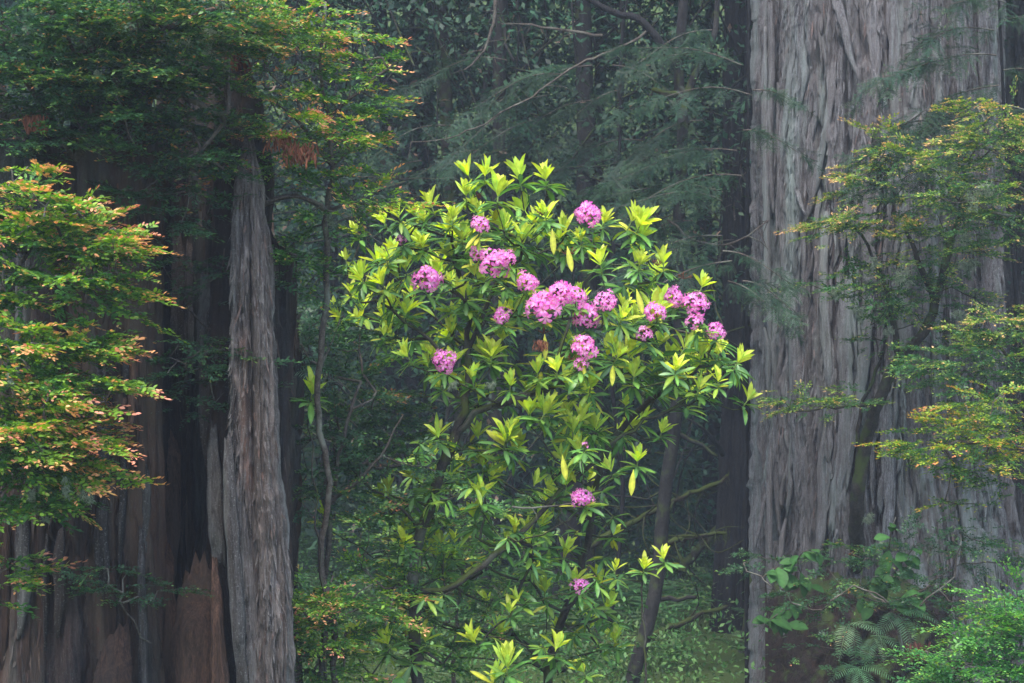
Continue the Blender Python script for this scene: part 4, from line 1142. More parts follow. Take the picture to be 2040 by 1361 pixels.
# separate young rhododendrons low in the picture
def small_rhodo(label, shoots, d, base_px, seed):
    b = P(base_px[0], base_px[1], d); b[2] = float(ground_z(b[0], b[1]))
    t = thing('rhododendron', label, 'shrub', b)
    L = Leafer(t, 300, seed); tg = []
    r = np.random.default_rng(seed)
    for (u, v, y, m, s) in shoots:
        p = P(u, v, d + r.normal(0, .05)); ax = np.array([r.normal(0, .2), -.15, 1.0])
        L.whorl(p, ax, y, m, s); tg.append(p)
    L.finish()
    top = np.mean(tg, 0); mid = (b + top) / 2 + np.array([.05, 0, 0])
    ch = grow([np.stack([b, mid, top * .9 + b * .1])], np.array(tg), .012, r_tip=.004, rg=r)
    mb = MB(); wood(ch, mb); child('stem', mb.mesh('stem', M['rstem']), t)
small_rhodo('lone green rhododendron shoot beside the snag, level with its middle', [(620, 794, 8, 12, 1.05)], 9.7, (640, 1361), 1)
small_rhodo('small rhododendron with two shoots low beside the base of the snag', [(705, 1296, 7, 9, 1.05), (778, 1292, 6, 7, .9)], 9.9, (740, 1500), 2)
small_rhodo('pale hazy rhododendron sprout at the bottom beneath the leaning slender tree', [(1166, 1346, 7, 8, 1.0)], 12.5, (1166, 1500), 3)
small_rhodo('rhododendron sprout cut by the lower picture edge below the flowering one', [(1010, 1340, 9, 8, 1.1), (985, 1362, 5, 7, 1.0)], 9.9, (1010, 1600), 4)
small_rhodo('faint rhododendron sapling in the mist before the leaning slender tree', [(1324, 1120, 5, 6, 1.0), (1282, 1140, 5, 6, 1.0), (1225, 1145, 3, 6, .9)], 13.2, (1270, 1500), 5)

# ------------------------------------------------------------------ huckleberry bushes
GL = 'huckleberry bushes growing round the charred stump'
GR = 'huckleberry bushes growing against the giant redwood'
def root(u, v, d): 
    p = P(u, v, d); return p
huckleberry('orange-tipped huckleberry bush before the stump, the one crowning at its mid height', [PL([(-170, 1980, 8.7), (-120, 900, 8.6), (-60, 700, 8.5), (20, 560, 8.4), (90, 460, 8.3), (150, 400, 8.3)]), PL([(20, 560, 8.4), (120, 520, 8.2), (230, 490, 8.2)])], [.02, .012],
            [(7, 400, 8.3, 55.2, 70, .25, 60, .75, 0.2), (77, 430, 8.2, 101.2, 70, .3, 130, .65, 0.5), (137, 480, 8.1, 101.2, 40, .25, 90, .7, 0.9), (27, 520, 8.2, 101.2, 70, .3, 120, .35, 0.3), (147, 560, 8.1, 82.8, 50, .25, 80, .35, 0.7), (-3, 600, 8.3, 82.8, 50, .3, 70, .35, 0.2), (-3, 340, 8.2, 36.8, 25, .1, 14, .95, -0.2), (187, 590, 8.1, 55.2, 30, .2, 30, .4, 0.8), (212, 495, 8.0, 55.2, 16, .1, 24, .9, 0.9)],
            HUCK, P(-170, 1980, 8.7), GL, seed=1)
huckleberry('coral-tipped huckleberry bush before the stump, the densest, below the mid-height one', [PL([(-200, 2040, 8.3), (-140, 1150, 8.2), (-60, 1000, 8.1), (30, 880, 8.0), (90, 780, 7.9), (120, 700, 7.9)]), PL([(30, 880, 8.0), (120, 830, 7.8), (210, 800, 7.8)])], [.018, .012],
            [(57, 690, 8.0, 92, 45, .25, 100, .55, 0.5), (137, 680, 7.9, 55.2, 35, .2, 50, .65, 0.9), (27, 760, 7.9, 92, 50, .3, 130, .7, 0.3), (117, 760, 7.8, 73.6, 50, .25, 90, .5, 0.9), (37, 840, 7.8, 101.2, 50, .3, 170, .95, 0.3), (97, 880, 7.7, 82.8, 40, .25, 100, .9, 0.8), (27, 920, 7.8, 101.2, 45, .3, 130, .75, 0.3), (97, 950, 7.8, 64.4, 45, .2, 60, .6, 0.7), (162, 872, 7.7, 46, 14, .1, 14, .9, 0.9), (182, 700, 7.9, 36.8, 30, .1, 20, .6, 0.9), (27, 1000, 7.9, 82.8, 35, .25, 70, .2, 0.3)],
            HUCK, P(-200, 2040, 8.3), GL, seed=2)
huckleberry('small huckleberry sprig with orange tips poking in low before the stump', [PL([(-150, 2010, 8.5), (-120, 1250, 8.4), (-50, 1170, 8.3), (10, 1130, 8.3)])], .008,
            [(5, 1110, 8.3, 45, 22, .15, 20, .8, .6), (10, 1160, 8.3, 50, 20, .15, 18, .75, .7), (0, 1190, 8.3, 35, 15, .1, 10, .2, .4)], HUCK, P(-150, 2010, 8.5), GL, seed=3)
huckleberry('dark overhanging huckleberry bush filling the top corner over the stump hollow', [PL([(110, 420, 9.1), (150, 320, 9.0), (190, 220, 8.9), (240, 130, 8.8), (330, 60, 8.7), (430, 20, 8.7)]), PL([(150, 320, 9.0), (90, 220, 8.8), (20, 120, 8.7)]), PL([(190, 220, 8.9), (170, 100, 8.8), (150, -20, 8.8)]), PL([(240, 130, 8.8), (350, 180, 8.7), (430, 220, 8.7)])], [.030, .016, .016, .012],
            [(80, 60, 8.8, 130, 90, .45, 200, .22, .2), (250, 50, 8.8, 130, 80, .45, 200, .3, .3), (400, 50, 8.7, 110, 75, .4, 170, .45, .5), (70, 180, 8.8, 120, 60, .4, 130, .18, .3), (220, 150, 8.7, 130, 55, .35, 140, .28, .5), (345, 150, 8.7, 90, 40, .3, 70, .28, .3), (60, 260, 8.7, 90, 45, .3, 60, .15, .5), (320, 230, 8.8, 120, 40, .3, 60, .15, .6), (395, 260, 9.0, 70, 40, .2, 34, .55, .5), (390, 330, 9.1, 60, 40, .2, 26, .5, .3), (330, 330, 8.9, 100, 50, .3, 50, .1, .4), (340, 420, 9.0, 90, 40, .2, 30, .05, .3)],
            HUCK_DARK, P(110, 420, 9.1), GL, seed=4, dens=.85)
huckleberry('yellow and orange huckleberry bush beside the snag tip, standing tall at its right', [PL([(640, 1900, 9.7), (668, 1300, 9.8), (640, 1130, 9.75), (656, 960, 9.7), (632, 800, 9.6), (648, 620, 9.5), (650, 420, 9.4), (660, 330, 9.3), (650, 230, 9.3), (640, 120, 9.2), (650, 0, 9.2)]), PL([(650, 420, 9.4), (600, 390, 9.3), (540, 400, 9.2)]), PL([(650, 230, 9.3), (720, 180, 9.2), (800, 110, 9.2)]), PL([(655, 330, 9.3), (610, 260, 9.2), (560, 210, 9.1)]), PL([(650, 420, 9.4), (720, 400, 9.3), (790, 440, 9.3)])], [.022, .014, .010, .010, .010],
            [(560, 40, 9.2, 68, 50, .35, 64, .65, .3), (640, 50, 9.2, 42.5, 50, .3, 40, .6, .3), (600, 110, 9.2, 68, 36, .3, 48, .5, .4), (695, 140, 9.2, 42.5, 26, .2, 19, .6, .6), (760, 115, 9.2, 18.7, 18, .06, 4, .5, .8), (570, 190, 9.2, 34, 40, .2, 40, .8, .0), (685, 210, 9.2, 51, 40, .25, 40, .4, .6), (600, 270, 9.2, 60, 25, .2, 45, .85, .3), (690, 270, 9.2, 60, 30, .2, 40, .6, .6), (575, 340, 9.3, 40, 40, .2, 34, .5, .3), (640, 340, 9.2, 80, 35, .2, 40, .4, .3), (730, 400, 9.2, 60, 20, .2, 34, .8, .9), (650, 430, 9.3, 70, 30, .25, 34, .35, .2), (600, 500, 9.5, 55, 60, .25, 45, .15, .0), (590, 560, 9.5, 50, 60, .25, 34, .15, .0), (515, 265, 9.35, 30, 30, .1, 14, .75, .3), (500, 30, 9.2, 34, 40, .2, 24, .45, -.1)],
            HUCK, P(640, 1900, 9.7), GL, seed=5)
huckleberry('dim huckleberry thicket in shade right of the snag, level with its middle', [PL([(640, 1500, 10.3), (650, 1200, 10.2), (660, 1000, 10.1), (690, 850, 10.0), (720, 760, 10.0)]), PL([(660, 1000, 10.1), (740, 930, 10.0), (800, 830, 10.0)])], [.018, .012],
            [(620, 640, 10.3, 70, 70, .3, 80, .1, .0), (620, 720, 10.3, 60, 60, .3, 60, .05, .2), (690, 800, 10.4, 80, 45, .2, 80, .3, .3), (760, 840, 10.8, 80, 60, .2, 90, .3, .5), (690, 880, 10.4, 90, 50, .3, 60, .12, .3), (790, 920, 10.1, 70, 50, .3, 50, .15, .5), (640, 960, 10.2, 70, 50, .3, 40, .15, .2), (700, 1000, 10.1, 80, 30, .25, 50, .35, .3), (650, 860, 10.2, 80, 60, .3, 50, .05, .1), (720, 775, 10.4, 40, 20, .1, 16, .9, .8)],
            HUCK_DARK, P(640, 1500, 10.3), GL, seed=6)
huckleberry('low huckleberry bush with yellow tips at the snag foot, beside its base', [PL([(650, 1600, 9.9), (640, 1420, 9.8), (645, 1250, 9.8), (660, 1150, 9.8)]), PL([(645, 1250, 9.8), (690, 1200, 9.7), (740, 1170, 9.7)])], [.012, .008],
            [(630, 1180, 9.8, 60, 45, .25, 70, .6, .1), (700, 1190, 9.7, 70, 40, .25, 60, .5, .6), (620, 1260, 9.8, 50, 50, .25, 70, .6, .1), (700, 1260, 9.8, 70, 40, .25, 50, .35, .5), (630, 1340, 9.8, 60, 40, .25, 60, .4, .1), (760, 1130, 10.3, 80, 40, .25, 40, .4, .5), (800, 1080, 10.4, 90, 40, .3, 40, .3, .3), (900, 1230, 10.8, 90, 50, .3, 50, .3, .4), (800, 1300, 10.8, 110, 50, .3, 60, .12, .2)],
            HUCK, P(650, 1600, 9.9), GL, seed=7)
gb = on_giant(1725, 1130)
huckleberry('spreading huckleberry with mossy leaning stem against the giant redwood, pale lichen in it', [np.concatenate([[on_giant(1705, 1130) + [0, -.05, 0]], PL([(1708, 1000, 14.55), (1722, 900, 14.45), (1750, 800, 14.3), (1790, 715, 14.2), (1840, 660, 14.1), (1865, 600, 14.1), (1890, 500, 14.1), (1920, 400, 14.2)])]), PL([(1790, 715, 14.2), (1775, 620, 14.1), (1760, 560, 14.1), (1720, 470, 14.0)]), PL([(1865, 600, 14.1), (1830, 520, 14.0), (1800, 440, 14.0)]), PL([(1750, 800, 14.3), (1690, 810, 14.1), (1600, 815, 14.0)]), PL([(1708, 1000, 14.55), (1715, 820, 14.5), (1760, 700, 14.4), (1770, 560, 14.3)])], [.065, .025, .03, .016, .02],
            [(1770, 300, 14.0, 50, 25, .25, 40, 0.6, -.6), (1800, 330, 14.0, 90, 31.25, .3, 60, 0.48, -.2), (1740, 370, 14.0, 70, 31.25, .3, 50, 0.48, -.6), (1850, 380, 14.1, 110, 62.5, .4, 140, 0.4, .2), (1690, 440, 13.9, 70, 27.5, .25, 55, 0.6, -.9), (1770, 440, 14.0, 80, 37.5, .3, 70, 0.36, -.3), (1830, 500, 14.0, 90, 50, .3, 100, 0.56, .0), (1900, 470, 14.1, 80, 75, .4, 100, 0.32, .4), (1690, 560, 14.0, 60, 35, .25, 45, 0.24, -.7), (1760, 580, 14.0, 90, 50, .3, 90, 0.12, -.3), (1860, 590, 14.1, 90, 62.5, .3, 90, 0.24, .3), (1800, 660, 14.2, 90, 62.5, .3, 60, 0.04, .1), (1900, 660, 14.1, 80, 50, .3, 60, 0.24, .4), (1600, 800, 14.0, 70, 25, .2, 55, 0.48, -.9), (1680, 800, 14.1, 60, 25, .2, 40, 0.24, -.4), (1630, 470, 13.9, 25, 18.75, .1, 8, 0.76, -1.2)],
            HUCK_R, gb, GR, seed=8, stem_mat='moss')
huckleberry('huckleberry leaning in at the edge before the giant, upper one, sunlit coral shoots', [PL([(2310, 1510, 13.7), (2260, 800, 13.6), (2180, 560, 13.5), (2080, 430, 13.4), (2000, 330, 13.4), (1960, 240, 13.4)]), PL([(2080, 430, 13.4), (2000, 430, 13.3), (1930, 400, 13.3)])], [.03, .02],
            [(1980, 250, 13.4, 60, 50, .3, 80, 0.6, -.4), (2020, 300, 13.4, 60, 62.5, .3, 90, 0.44, -.2), (1950, 320, 13.4, 60, 50, .3, 80, 0.32, -.4), (2020, 390, 13.4, 60, 62.5, .3, 80, 0.28, -.2), (1930, 400, 13.3, 70, 50, .3, 70, 0.24, -.5), (2010, 460, 13.4, 60, 50, .3, 60, 0.16, -.2), (1962, 208, 13.4, 22, 17.5, .1, 8, 0.76, -.6), (2010, 225, 13.4, 30, 17.5, .1, 16, 0.64, .4)],
            HUCK_R, P(2310, 1510, 13.7), GR, seed=9)
huckleberry('huckleberry at the edge below the mossy stem fork, dense and mid green with peach tips', [PL([(2230, 1530, 13.3), (2200, 1100, 13.2), (2120, 880, 13.1), (2040, 740, 13.1), (1980, 680, 13.0)]), PL([(2120, 880, 13.1), (2000, 800, 13.1), (1920, 740, 13.1)])], [.03, .02],
            [(1990, 650, 13.1, 70, 43.75, .3, 110, 0.52, -.3), (1930, 720, 13.1, 90, 50, .3, 100, 0.2, -.4), (2010, 720, 13.1, 60, 62.5, .3, 100, 0.24, -.2), (1960, 780, 13.2, 90, 50, .3, 60, 0.08, -.3), (1870, 720, 13.2, 60, 37.5, .2, 40, 0.12, -.6), (2020, 630, 13.1, 30, 25, .15, 22, 0.6, .1)],
            HUCK_R, P(2230, 1530, 13.3), GR, seed=10)
huckleberry('yellow-green huckleberry branch at the edge, hanging low over dark bark', [PL([(2270, 1600, 12.3), (2240, 1150, 12.2), (2140, 980, 12.1), (2050, 900, 12.0), (1960, 880, 12.0), (1880, 890, 12.0)])], .022,
            [(1960, 800, 12.1, 50, 31.25, .2, 40, 0.68, -.3), (2010, 830, 12.0, 50, 50, .25, 70, 0.6, -.2), (1940, 870, 12.0, 70, 37.5, .3, 90, 0.56, -.4), (1850, 890, 12.0, 60, 31.25, .25, 60, 0.52, -.8), (2010, 890, 12.0, 50, 43.75, .25, 70, 0.48, -.2), (1900, 930, 12.0, 80, 27.5, .25, 50, 0.32, -.3), (2000, 950, 12.1, 50, 37.5, .2, 40, 0.28, -.2), (1930, 1000, 12.2, 40, 20, .15, 14, 0.32, -.3)],
            dict(old=(.045, .13, .03), mid=(.22, .31, .03), tip=(.55, .32, .06), tip2=(.55, .22, .09)), P(2270, 1600, 12.3), GR, seed=11)
huckleberry('fresh bright green thin-leaved bush in the lower corner by the giant redwood', [PL([(2160, 1700, 10.2), (2080, 1480, 10.1), (2010, 1320, 10.0), (1960, 1230, 10.0)]), PL([(2080, 1480, 10.1), (1980, 1400, 9.9), (1880, 1300, 9.8)])], [.014, .010],
            [(2015, 1212, 10.0, 70, 28, .3, 120, .6, -.5), (2055, 1242, 10.0, 60, 32, .3, 120, .5, -.3), (1975, 1262, 9.9, 70, 20, .3, 80, .5, -.6), (1915, 1312, 9.8, 70, 20, .3, 90, .4, -.6), (1965, 1352, 9.8, 100, 24, .35, 140, .35, -.4), (2045, 1322, 9.9, 60, 40, .3, 90, .2, -.2), (1895, 1362, 9.8, 60, 16, .25, 60, .4, -.7), (2045, 1377, 9.8, 60, 24, .3, 70, .4, -.2)],
            BRIGHT, P(2160, 1700, 10.2), None, temps=OPEN_SPRAYS, seed=12, droop=-.02, name='red_huckleberry_bush', dens=.42)
huckleberry('sparse leafy creeper sprig on the dark stump low beside the green-streaked ridge', [PL([(300, 1290, 8.95), (262, 1240, 8.9), (243, 1200, 8.88), (246, 1160, 8.9)])], .004,
            [(200, 1165, 8.85, 50, 12, .08, 14, .05, -.5), (255, 1190, 8.85, 22, 14, .08, 8, .05, .2), (305, 1180, 8.9, 22, 22, .08, 8, .02, .4), (200, 1130, 8.9, 20, 20, .06, 6, .1, 0)], HUCK_DARK, P(300, 1290, 8.95), GL, seed=13, scale=.8, name='huckleberry_sprig')
huckleberry('dark leafy twigs hanging in the stump hollow at mid height', [PL([(440, 650, 9.4), (420, 690, 9.3), (400, 730, 9.2), (370, 740, 9.2)])], .006,
            [(380, 690, 9.1, 60, 12, .1, 18, .25, .2), (400, 730, 9.1, 60, 30, .15, 34, .0, .1), (350, 715, 9.1, 40, 16, .1, 12, .2, -.5), (420, 560, 9.2, 50, 50, .15, 26, .15, -.3), (390, 520, 9.2, 50, 30, .15, 20, .15, -.2), (380, 790, 9.3, 70, 30, .15, 24, .0, 0)], HUCK_DARK, P(440, 650, 9.4), GL, seed=14, name='huckleberry_sprig')

huckleberry('hazy mid-green bush in the mist behind the rhododendron stems', [PL([(900, 1500, 13.4), (905, 1300, 13.3), (920, 1150, 13.3), (960, 1020, 13.2)]), PL([(905, 1300, 13.3), (1000, 1220, 13.3), (1080, 1160, 13.3)])], [.02, .012],
            [(880, 1000, 13.3, 90, 60, .4, 60, .3, 0), (980, 1060, 13.3, 90, 60, .4, 60, .3, .2), (860, 1130, 13.3, 90, 70, .4, 70, .3, -.2), (1050, 1160, 13.3, 80, 60, .4, 50, .25, .3), (950, 1200, 13.2, 100, 60, .4, 60, .2, 0), (760, 1080, 13.3, 80, 70, .4, 50, .3, -.2), (720, 1220, 13.0, 90, 60, .4, 50, .35, -.2), (1030, 1290, 13.2, 90, 50, .4, 50, .2, .2)],
            dict(old=(.05, .14, .04), mid=(.16, .27, .05), tip=(.26, .32, .06), tip2=(.40, .28, .08)), P(900, 1500, 13.4), None, seed=16, scale=1.25)
huckleberry('dim small-leaved plant tangled over the brown ledge of the giant redwood', [PL([(1800, 1330, 13.6), (1790, 1250, 13.5), (1760, 1190, 13.4), (1700, 1170, 13.4)]), PL([(1790, 1250, 13.5), (1850, 1190, 13.4), (1900, 1150, 13.4)])], [.012, .01],
            [(1700, 1120, 13.7, 70, 50, .2, 50, .25, -.2), (1800, 1130, 13.6, 70, 60, .25, 50, .1, .1), (1640, 1190, 13.6, 70, 30, .2, 40, .05, -.3), (1740, 1200, 13.65, 90, 30, .1, 40, .0, .1), (1850, 1200, 13.4, 70, 60, .25, 50, .0, .2), (1820, 1320, 13.6, 70, 40, .1, 24, .0, .0), (1640, 1290, 13.6, 60, 50, .2, 30, .0, .0), (1510, 1120, 14.2, 25, 40, .15, 24, .1, -.4), (1870, 1060, 13.6, 80, 50, .25, 40, .1, .2), (1950, 1090, 13.6, 70, 60, .25, 50, .15, .2)], HUCK_DARK, P(1800, 1330, 13.6), GR, seed=15)
# ------------------------------------------------------------------ conifer sprays
def bough_template(seed, L=1.0, nb=15, tipc=(.10, .20, .05)):
    rg = np.random.default_rng(seed)
    V = []; F = []; C = []; k = 0
    g0 = np.array([.018, .052, .028])
    def axis_pt(s): return np.array([.10 * L * math.sin(s * 2.2 + seed), L * s, -.22 * L * s * s])
    for i in range(nb):
        s = .10 + .88 * (i + .5) / nb
        for sg in (-1, 1):
            if rg.random() < .08: continue
            ln = L * (.46 * math.sin(math.pi * min(1, .25 + s * .72)) + .05) * rg.uniform(.7, 1.15)
            a = math.radians(rg.uniform(28, 70)) * sg
            d = unit(np.array([math.sin(a), math.cos(a), rg.normal(-.12, .25)])); n = np.array([0, 0, 1.]); sd = np.cross(d, n)
            p0 = axis_pt(s)
            c = g0 * rg.uniform(.65, 1.35)
            nn = max(4, int(ln / .048))
            for j in range(nn):
                t = (j + .5) / nn
                q = p0 + d * ln * t + np.array([0, 0, -.18 * ln * t * t])
                nl = .058 * (1 - .5 * t) * rg.uniform(.85, 1.2)
                for s2 in (-1, 1):
                    e = unit(d * .55 + sd * s2 + n * rg.normal(0, .15))
                    w = d * .012
                    V += [q - w, q + w, q + e * nl + w * .6, q + e * nl - w * .6]
                    F.append([k, k + 1, k + 2, k + 3]); k += 4
                    cc = np.array(tipc) if t > .9 and rg.random() < .3 else c
                    C += [cc] * 4
            V += [p0 - sd * .0015, p0 + sd * .0015, p0 + d * ln + sd * .0006, p0 + d * ln - sd * .0006]; F.append([k, k + 1, k + 2, k + 3]); k += 4; C += [np.array([.06, .04, .03])] * 4
    return np.array(V), np.array(F), np.array(C), np.stack([axis_pt(s) for s in np.linspace(0, 1, 8)])
BOUGHS = [bough_template(s, 1.0, int(7 + s % 3 * 2)) for s in range(9)]
def conifer(label, boughs, base, trunk=None, seed=1, name='conifer_sapling', group='dark conifer sprays'):
    """boughs: (u, v, d of its root, direction xyz, length m): an arching twig that carries small flat sprays"""
    rg = np.random.default_rng(seed)
    t = thing(name, label, 'tree', base, group)
    if trunk is not None:
        mb = MB(); q = resample(trunk, .1); tube(mb, q, np.linspace(.024, .010, len(q)), 7); child('trunk', mb.mesh('trunk', M['blackbark']), t)
    for (u, v, d, dr, L) in boughs:
        p = P(u, v, d); dr = unit(np.array(dr) + rg.normal(0, .10, 3))
        s = np.linspace(0, 1, 10)[:, None]
        sag = rg.uniform(.12, .38)
        A = p + dr * L * s + np.array([0, 0, -1.]) * sag * L * s ** 2 + np.array([rg.normal(0, .06), rg.normal(0, .06), .1]) * np.sin(s * 5) * L * .3
        tan = unit(np.gradient(A, axis=0))
        mb = MB()
        n = int(11 + 16 * L)
        for k in range(n):
            i = int(rg.integers(0, 10)); sg = 1 if k % 2 else -1
            side = unit(np.cross(tan[i], [0, -.3, 1.]))
            dd = unit(tan[i] * rg.uniform(.4, 1.1) + side * sg * rg.uniform(.15, .95) + np.array([0, -.15, rg.normal(-.15, .22)]))
            if k == 0: i = 9; dd = tan[9]
            V, F, C, AX = BOUGHS[int(rg.integers(0, 9))]
            B = basis(dd, unit(np.array([rg.normal(0, .35), rg.normal(-.35, .4), 1.0])))
            sc = rg.uniform(.13, .30) * (.6 + .5 * L)
            mb.add((V * sc) @ B.T + A[i], [F], C * rg.uniform(.55, 1.5) * np.array([rg.uniform(.8, 1.25), 1, rg.uniform(.8, 1.1)]))
        o = child('bough', mb.mesh('bough', M['needle'], smooth=False), t)
        mb = MB(); tube(mb, A, np.linspace(.006, .002, len(A)), 5); child('twig', mb.mesh('twig', M['twig']), o)
    return t
conifer('dark feathery conifer sprays between the rhododendron and the giant redwood', 
        [(1438, 470, 14.3, (-1, -.2, -.1), .95), (1458, 520, 14.2, (-1, -.3, -.15), 1.0), (1438, 400, 14.4, (-.9, -.4, .05), .85), (1478, 350, 14.4, (-1, -.1, .0), 1.0), (1468, 300, 14.5, (-1, .2, .1), .9), (1498, 190, 14.5, (-1, -.2, .1), .95),
         (1478, 130, 14.6, (-1, .1, .1), .9), (1450, 560, 14.4, (.9, -.4, -.2), .45), (1430, 380, 14.8, (-1, .1, .1), .8), (1420, 300, 15.0, (-1, .2, .1), .9), (1440, 500, 14.2, (.9, -.3, -.05), .5), (1500, 180, 14.4, (.9, -.3, -.1), .35), (1480, 260, 14.3, (.9, -.3, -.15), .4), (1380, 440, 15.2, (-1, -.2, -.1), .6), (1360, 380, 15.3, (-.9, -.4, .0), .6), (1400, 240, 15.3, (-.9, -.4, -.1), .7), (1460, 120, 14.9, (-.9, -.3, .1), .6), (1420, 60, 15.2, (-.9, -.4, -.1), .7), (1480, 560, 14.0, (.8, -.5, -.2), .4)],
        P(1490, 1450, 16.4), PL([(1490, 1450, 16.4), (1486, 900, 16.2), (1488, 600, 15.8), (1490, 300, 15.4), (1492, -60, 15.2)]), 1)
conifer('fine conifer sprays in front of the upper right side of the giant redwood', 
        [(1985, 110, 14.2, (-1, -.1, .0), .8), (1980, 60, 14.3, (-1, -.2, .1), .75), (1990, 170, 14.2, (-1, -.1, -.1), .95), (1980, 220, 14.2, (-1, -.2, -.15), .95), (1930, 230, 14.2, (-1, -.1, -.2), .8), (1960, 280, 14.1, (-.9, -.3, -.25), .7), (2000, 140, 14.2, (.9, -.3, .0), .5), (2000, 40, 14.3, (.9, -.2, .1), .5), (1990, 210, 14.1, (.9, -.3, -.2), .5), (1880, 130, 14.3, (-1, -.1, .05), .6), (1850, 240, 14.2, (-.9, -.3, -.2), .6), (2010, 10, 14.4, (-.8, -.3, .2), .6)],
        P(2060, 1300, 14.8), PL([(2060, 1300, 14.8), (2040, 800, 14.8), (2010, 400, 14.6), (1990, 0, 14.4)]), 2)
conifer('pale blue-green conifer sprays in the haze above the rhododendron top', 
        [(1130, 150, 16.5, (-1, -.2, -.1), .9), (1180, 130, 16.5, (-1, -.1, -.15), 1.0), (1180, 200, 16.6, (-1, -.2, -.25), .9), (1090, 190, 16.5, (-1, -.1, -.3), .8), (1220, 130, 16.6, (.9, -.4, -.05), .7), (1060, 240, 16.4, (-1, -.2, -.3), .7), (1230, 180, 16.8, (-.7, -.5, -.3), .7), (1280, 280, 17.0, (-1, -.2, -.2), .9), (1300, 340, 17.0, (-1, -.1, -.2), .8), (960, 300, 17, (-1, -.1, -.15), .7), (900, 250, 17.5, (-1, -.2, -.1), .9), (840, 320, 17.5, (-1, -.1, -.1), .8), (1010, 120, 17.5, (-1, 0, -.1), .9)],
        P(1230, 1300, 17), PL([(1195, 1400, 17.4), (1240, 1000, 17.3), (1215, 700, 17), (1234, 300, 16.8), (1240, 60, 16.7), (1270, -80, 16.7)]), 3)

# bare twigs and branches hanging in the upper background
BARE = [('pale bare branch sweeping down in a long curve above the rhododendron', [(1290, 60), (1255, 85), (1200, 110), (1150, 130), (1060, 190), (1000, 225), (950, 255), (890, 275), (820, 285)], 15.8, .012, .003),
        ('dark bare branch hanging steeply in the upper background, curving at its tip', [(990, -20), (980, 60), (965, 100), (940, 130), (925, 140)], 17, .02, .005),
        ('level dark branch across the upper background left of the leaning tree limbs', [(1200, 70), (1120, 60), (1060, 50), (1000, 48)], 17.5, .016, .008),
        ('pale forked dead twig beside the snag tip, hanging in the bush', [(553, 85), (545, 105), (530, 135), (518, 158)], 9.0, .004, .0015),
        ('grey arching bare branch crossing from the snag towards the rhododendron', [(525, 410), (555, 395), (590, 392), (625, 400), (655, 420), (690, 430), (740, 470)], 9.3, .014, .004),
        ('thin bare twigs reaching sideways above the rhododendron left flank', [(660, 350), (720, 352), (790, 358), (865, 355)], 9.6, .005, .001),
        ('thin drooping bare twig meeting the rhododendron leaves left of its top', [(700, 340), (760, 350), (800, 375), (840, 392)], 9.6, .004, .001),
        ('reddish bare conifer branch reaching to the giant redwood edge', [(1330, 440), (1380, 478), (1440, 486), (1490, 470), (1530, 440)], 14.6, .01, .006),
        ('thin pale vine climbing the slim dark redwood', [(1462, 440), (1463, 390), (1470, 360), (1490, 340), (1504, 322)], 18.6, .008, .004),
        ('bare grey twig with fork poking out below the lowest large blossom', [(1020, 1010), (1080, 1012), (1130, 1005), (1200, 998)], 10.1, .006, .002)]
for k, (lab, px, d, r0, r1) in enumerate(BARE):
    q = resample(PL(px, d), .04 if d < 11 else .07); r_ = np.random.default_rng(500 + k); q += r_.normal(0, .0012 * d * .3, q.shape)
    t = thing('bare_branch', lab, 'branch', q[0], 'bare branches and twigs')
    mb = MB(); tube(mb, q, np.linspace(r0, r1, len(q)), 6); child('limb', mb.mesh('limb', M['twig']), t)
    for _ in range(int(5 + len(px))):
        i = int(r_.integers(len(q) // 4, len(q))); ln = r_.uniform(.05, .2) * (d / 12)
        dd = unit(np.array([r_.normal(0, .8), r_.normal(0, .5), r_.normal(-.1, .6)]))
        mb = MB(); tube(mb, np.stack([q[i], q[i] + dd * ln * .5 + r_.normal(0, .01, 3), q[i] + dd * ln + [0, 0, -.02]]), [r1 * .9, r1 * .6, r1 * .3], 4); child('twig', mb.mesh('twig', M['twig']), t)

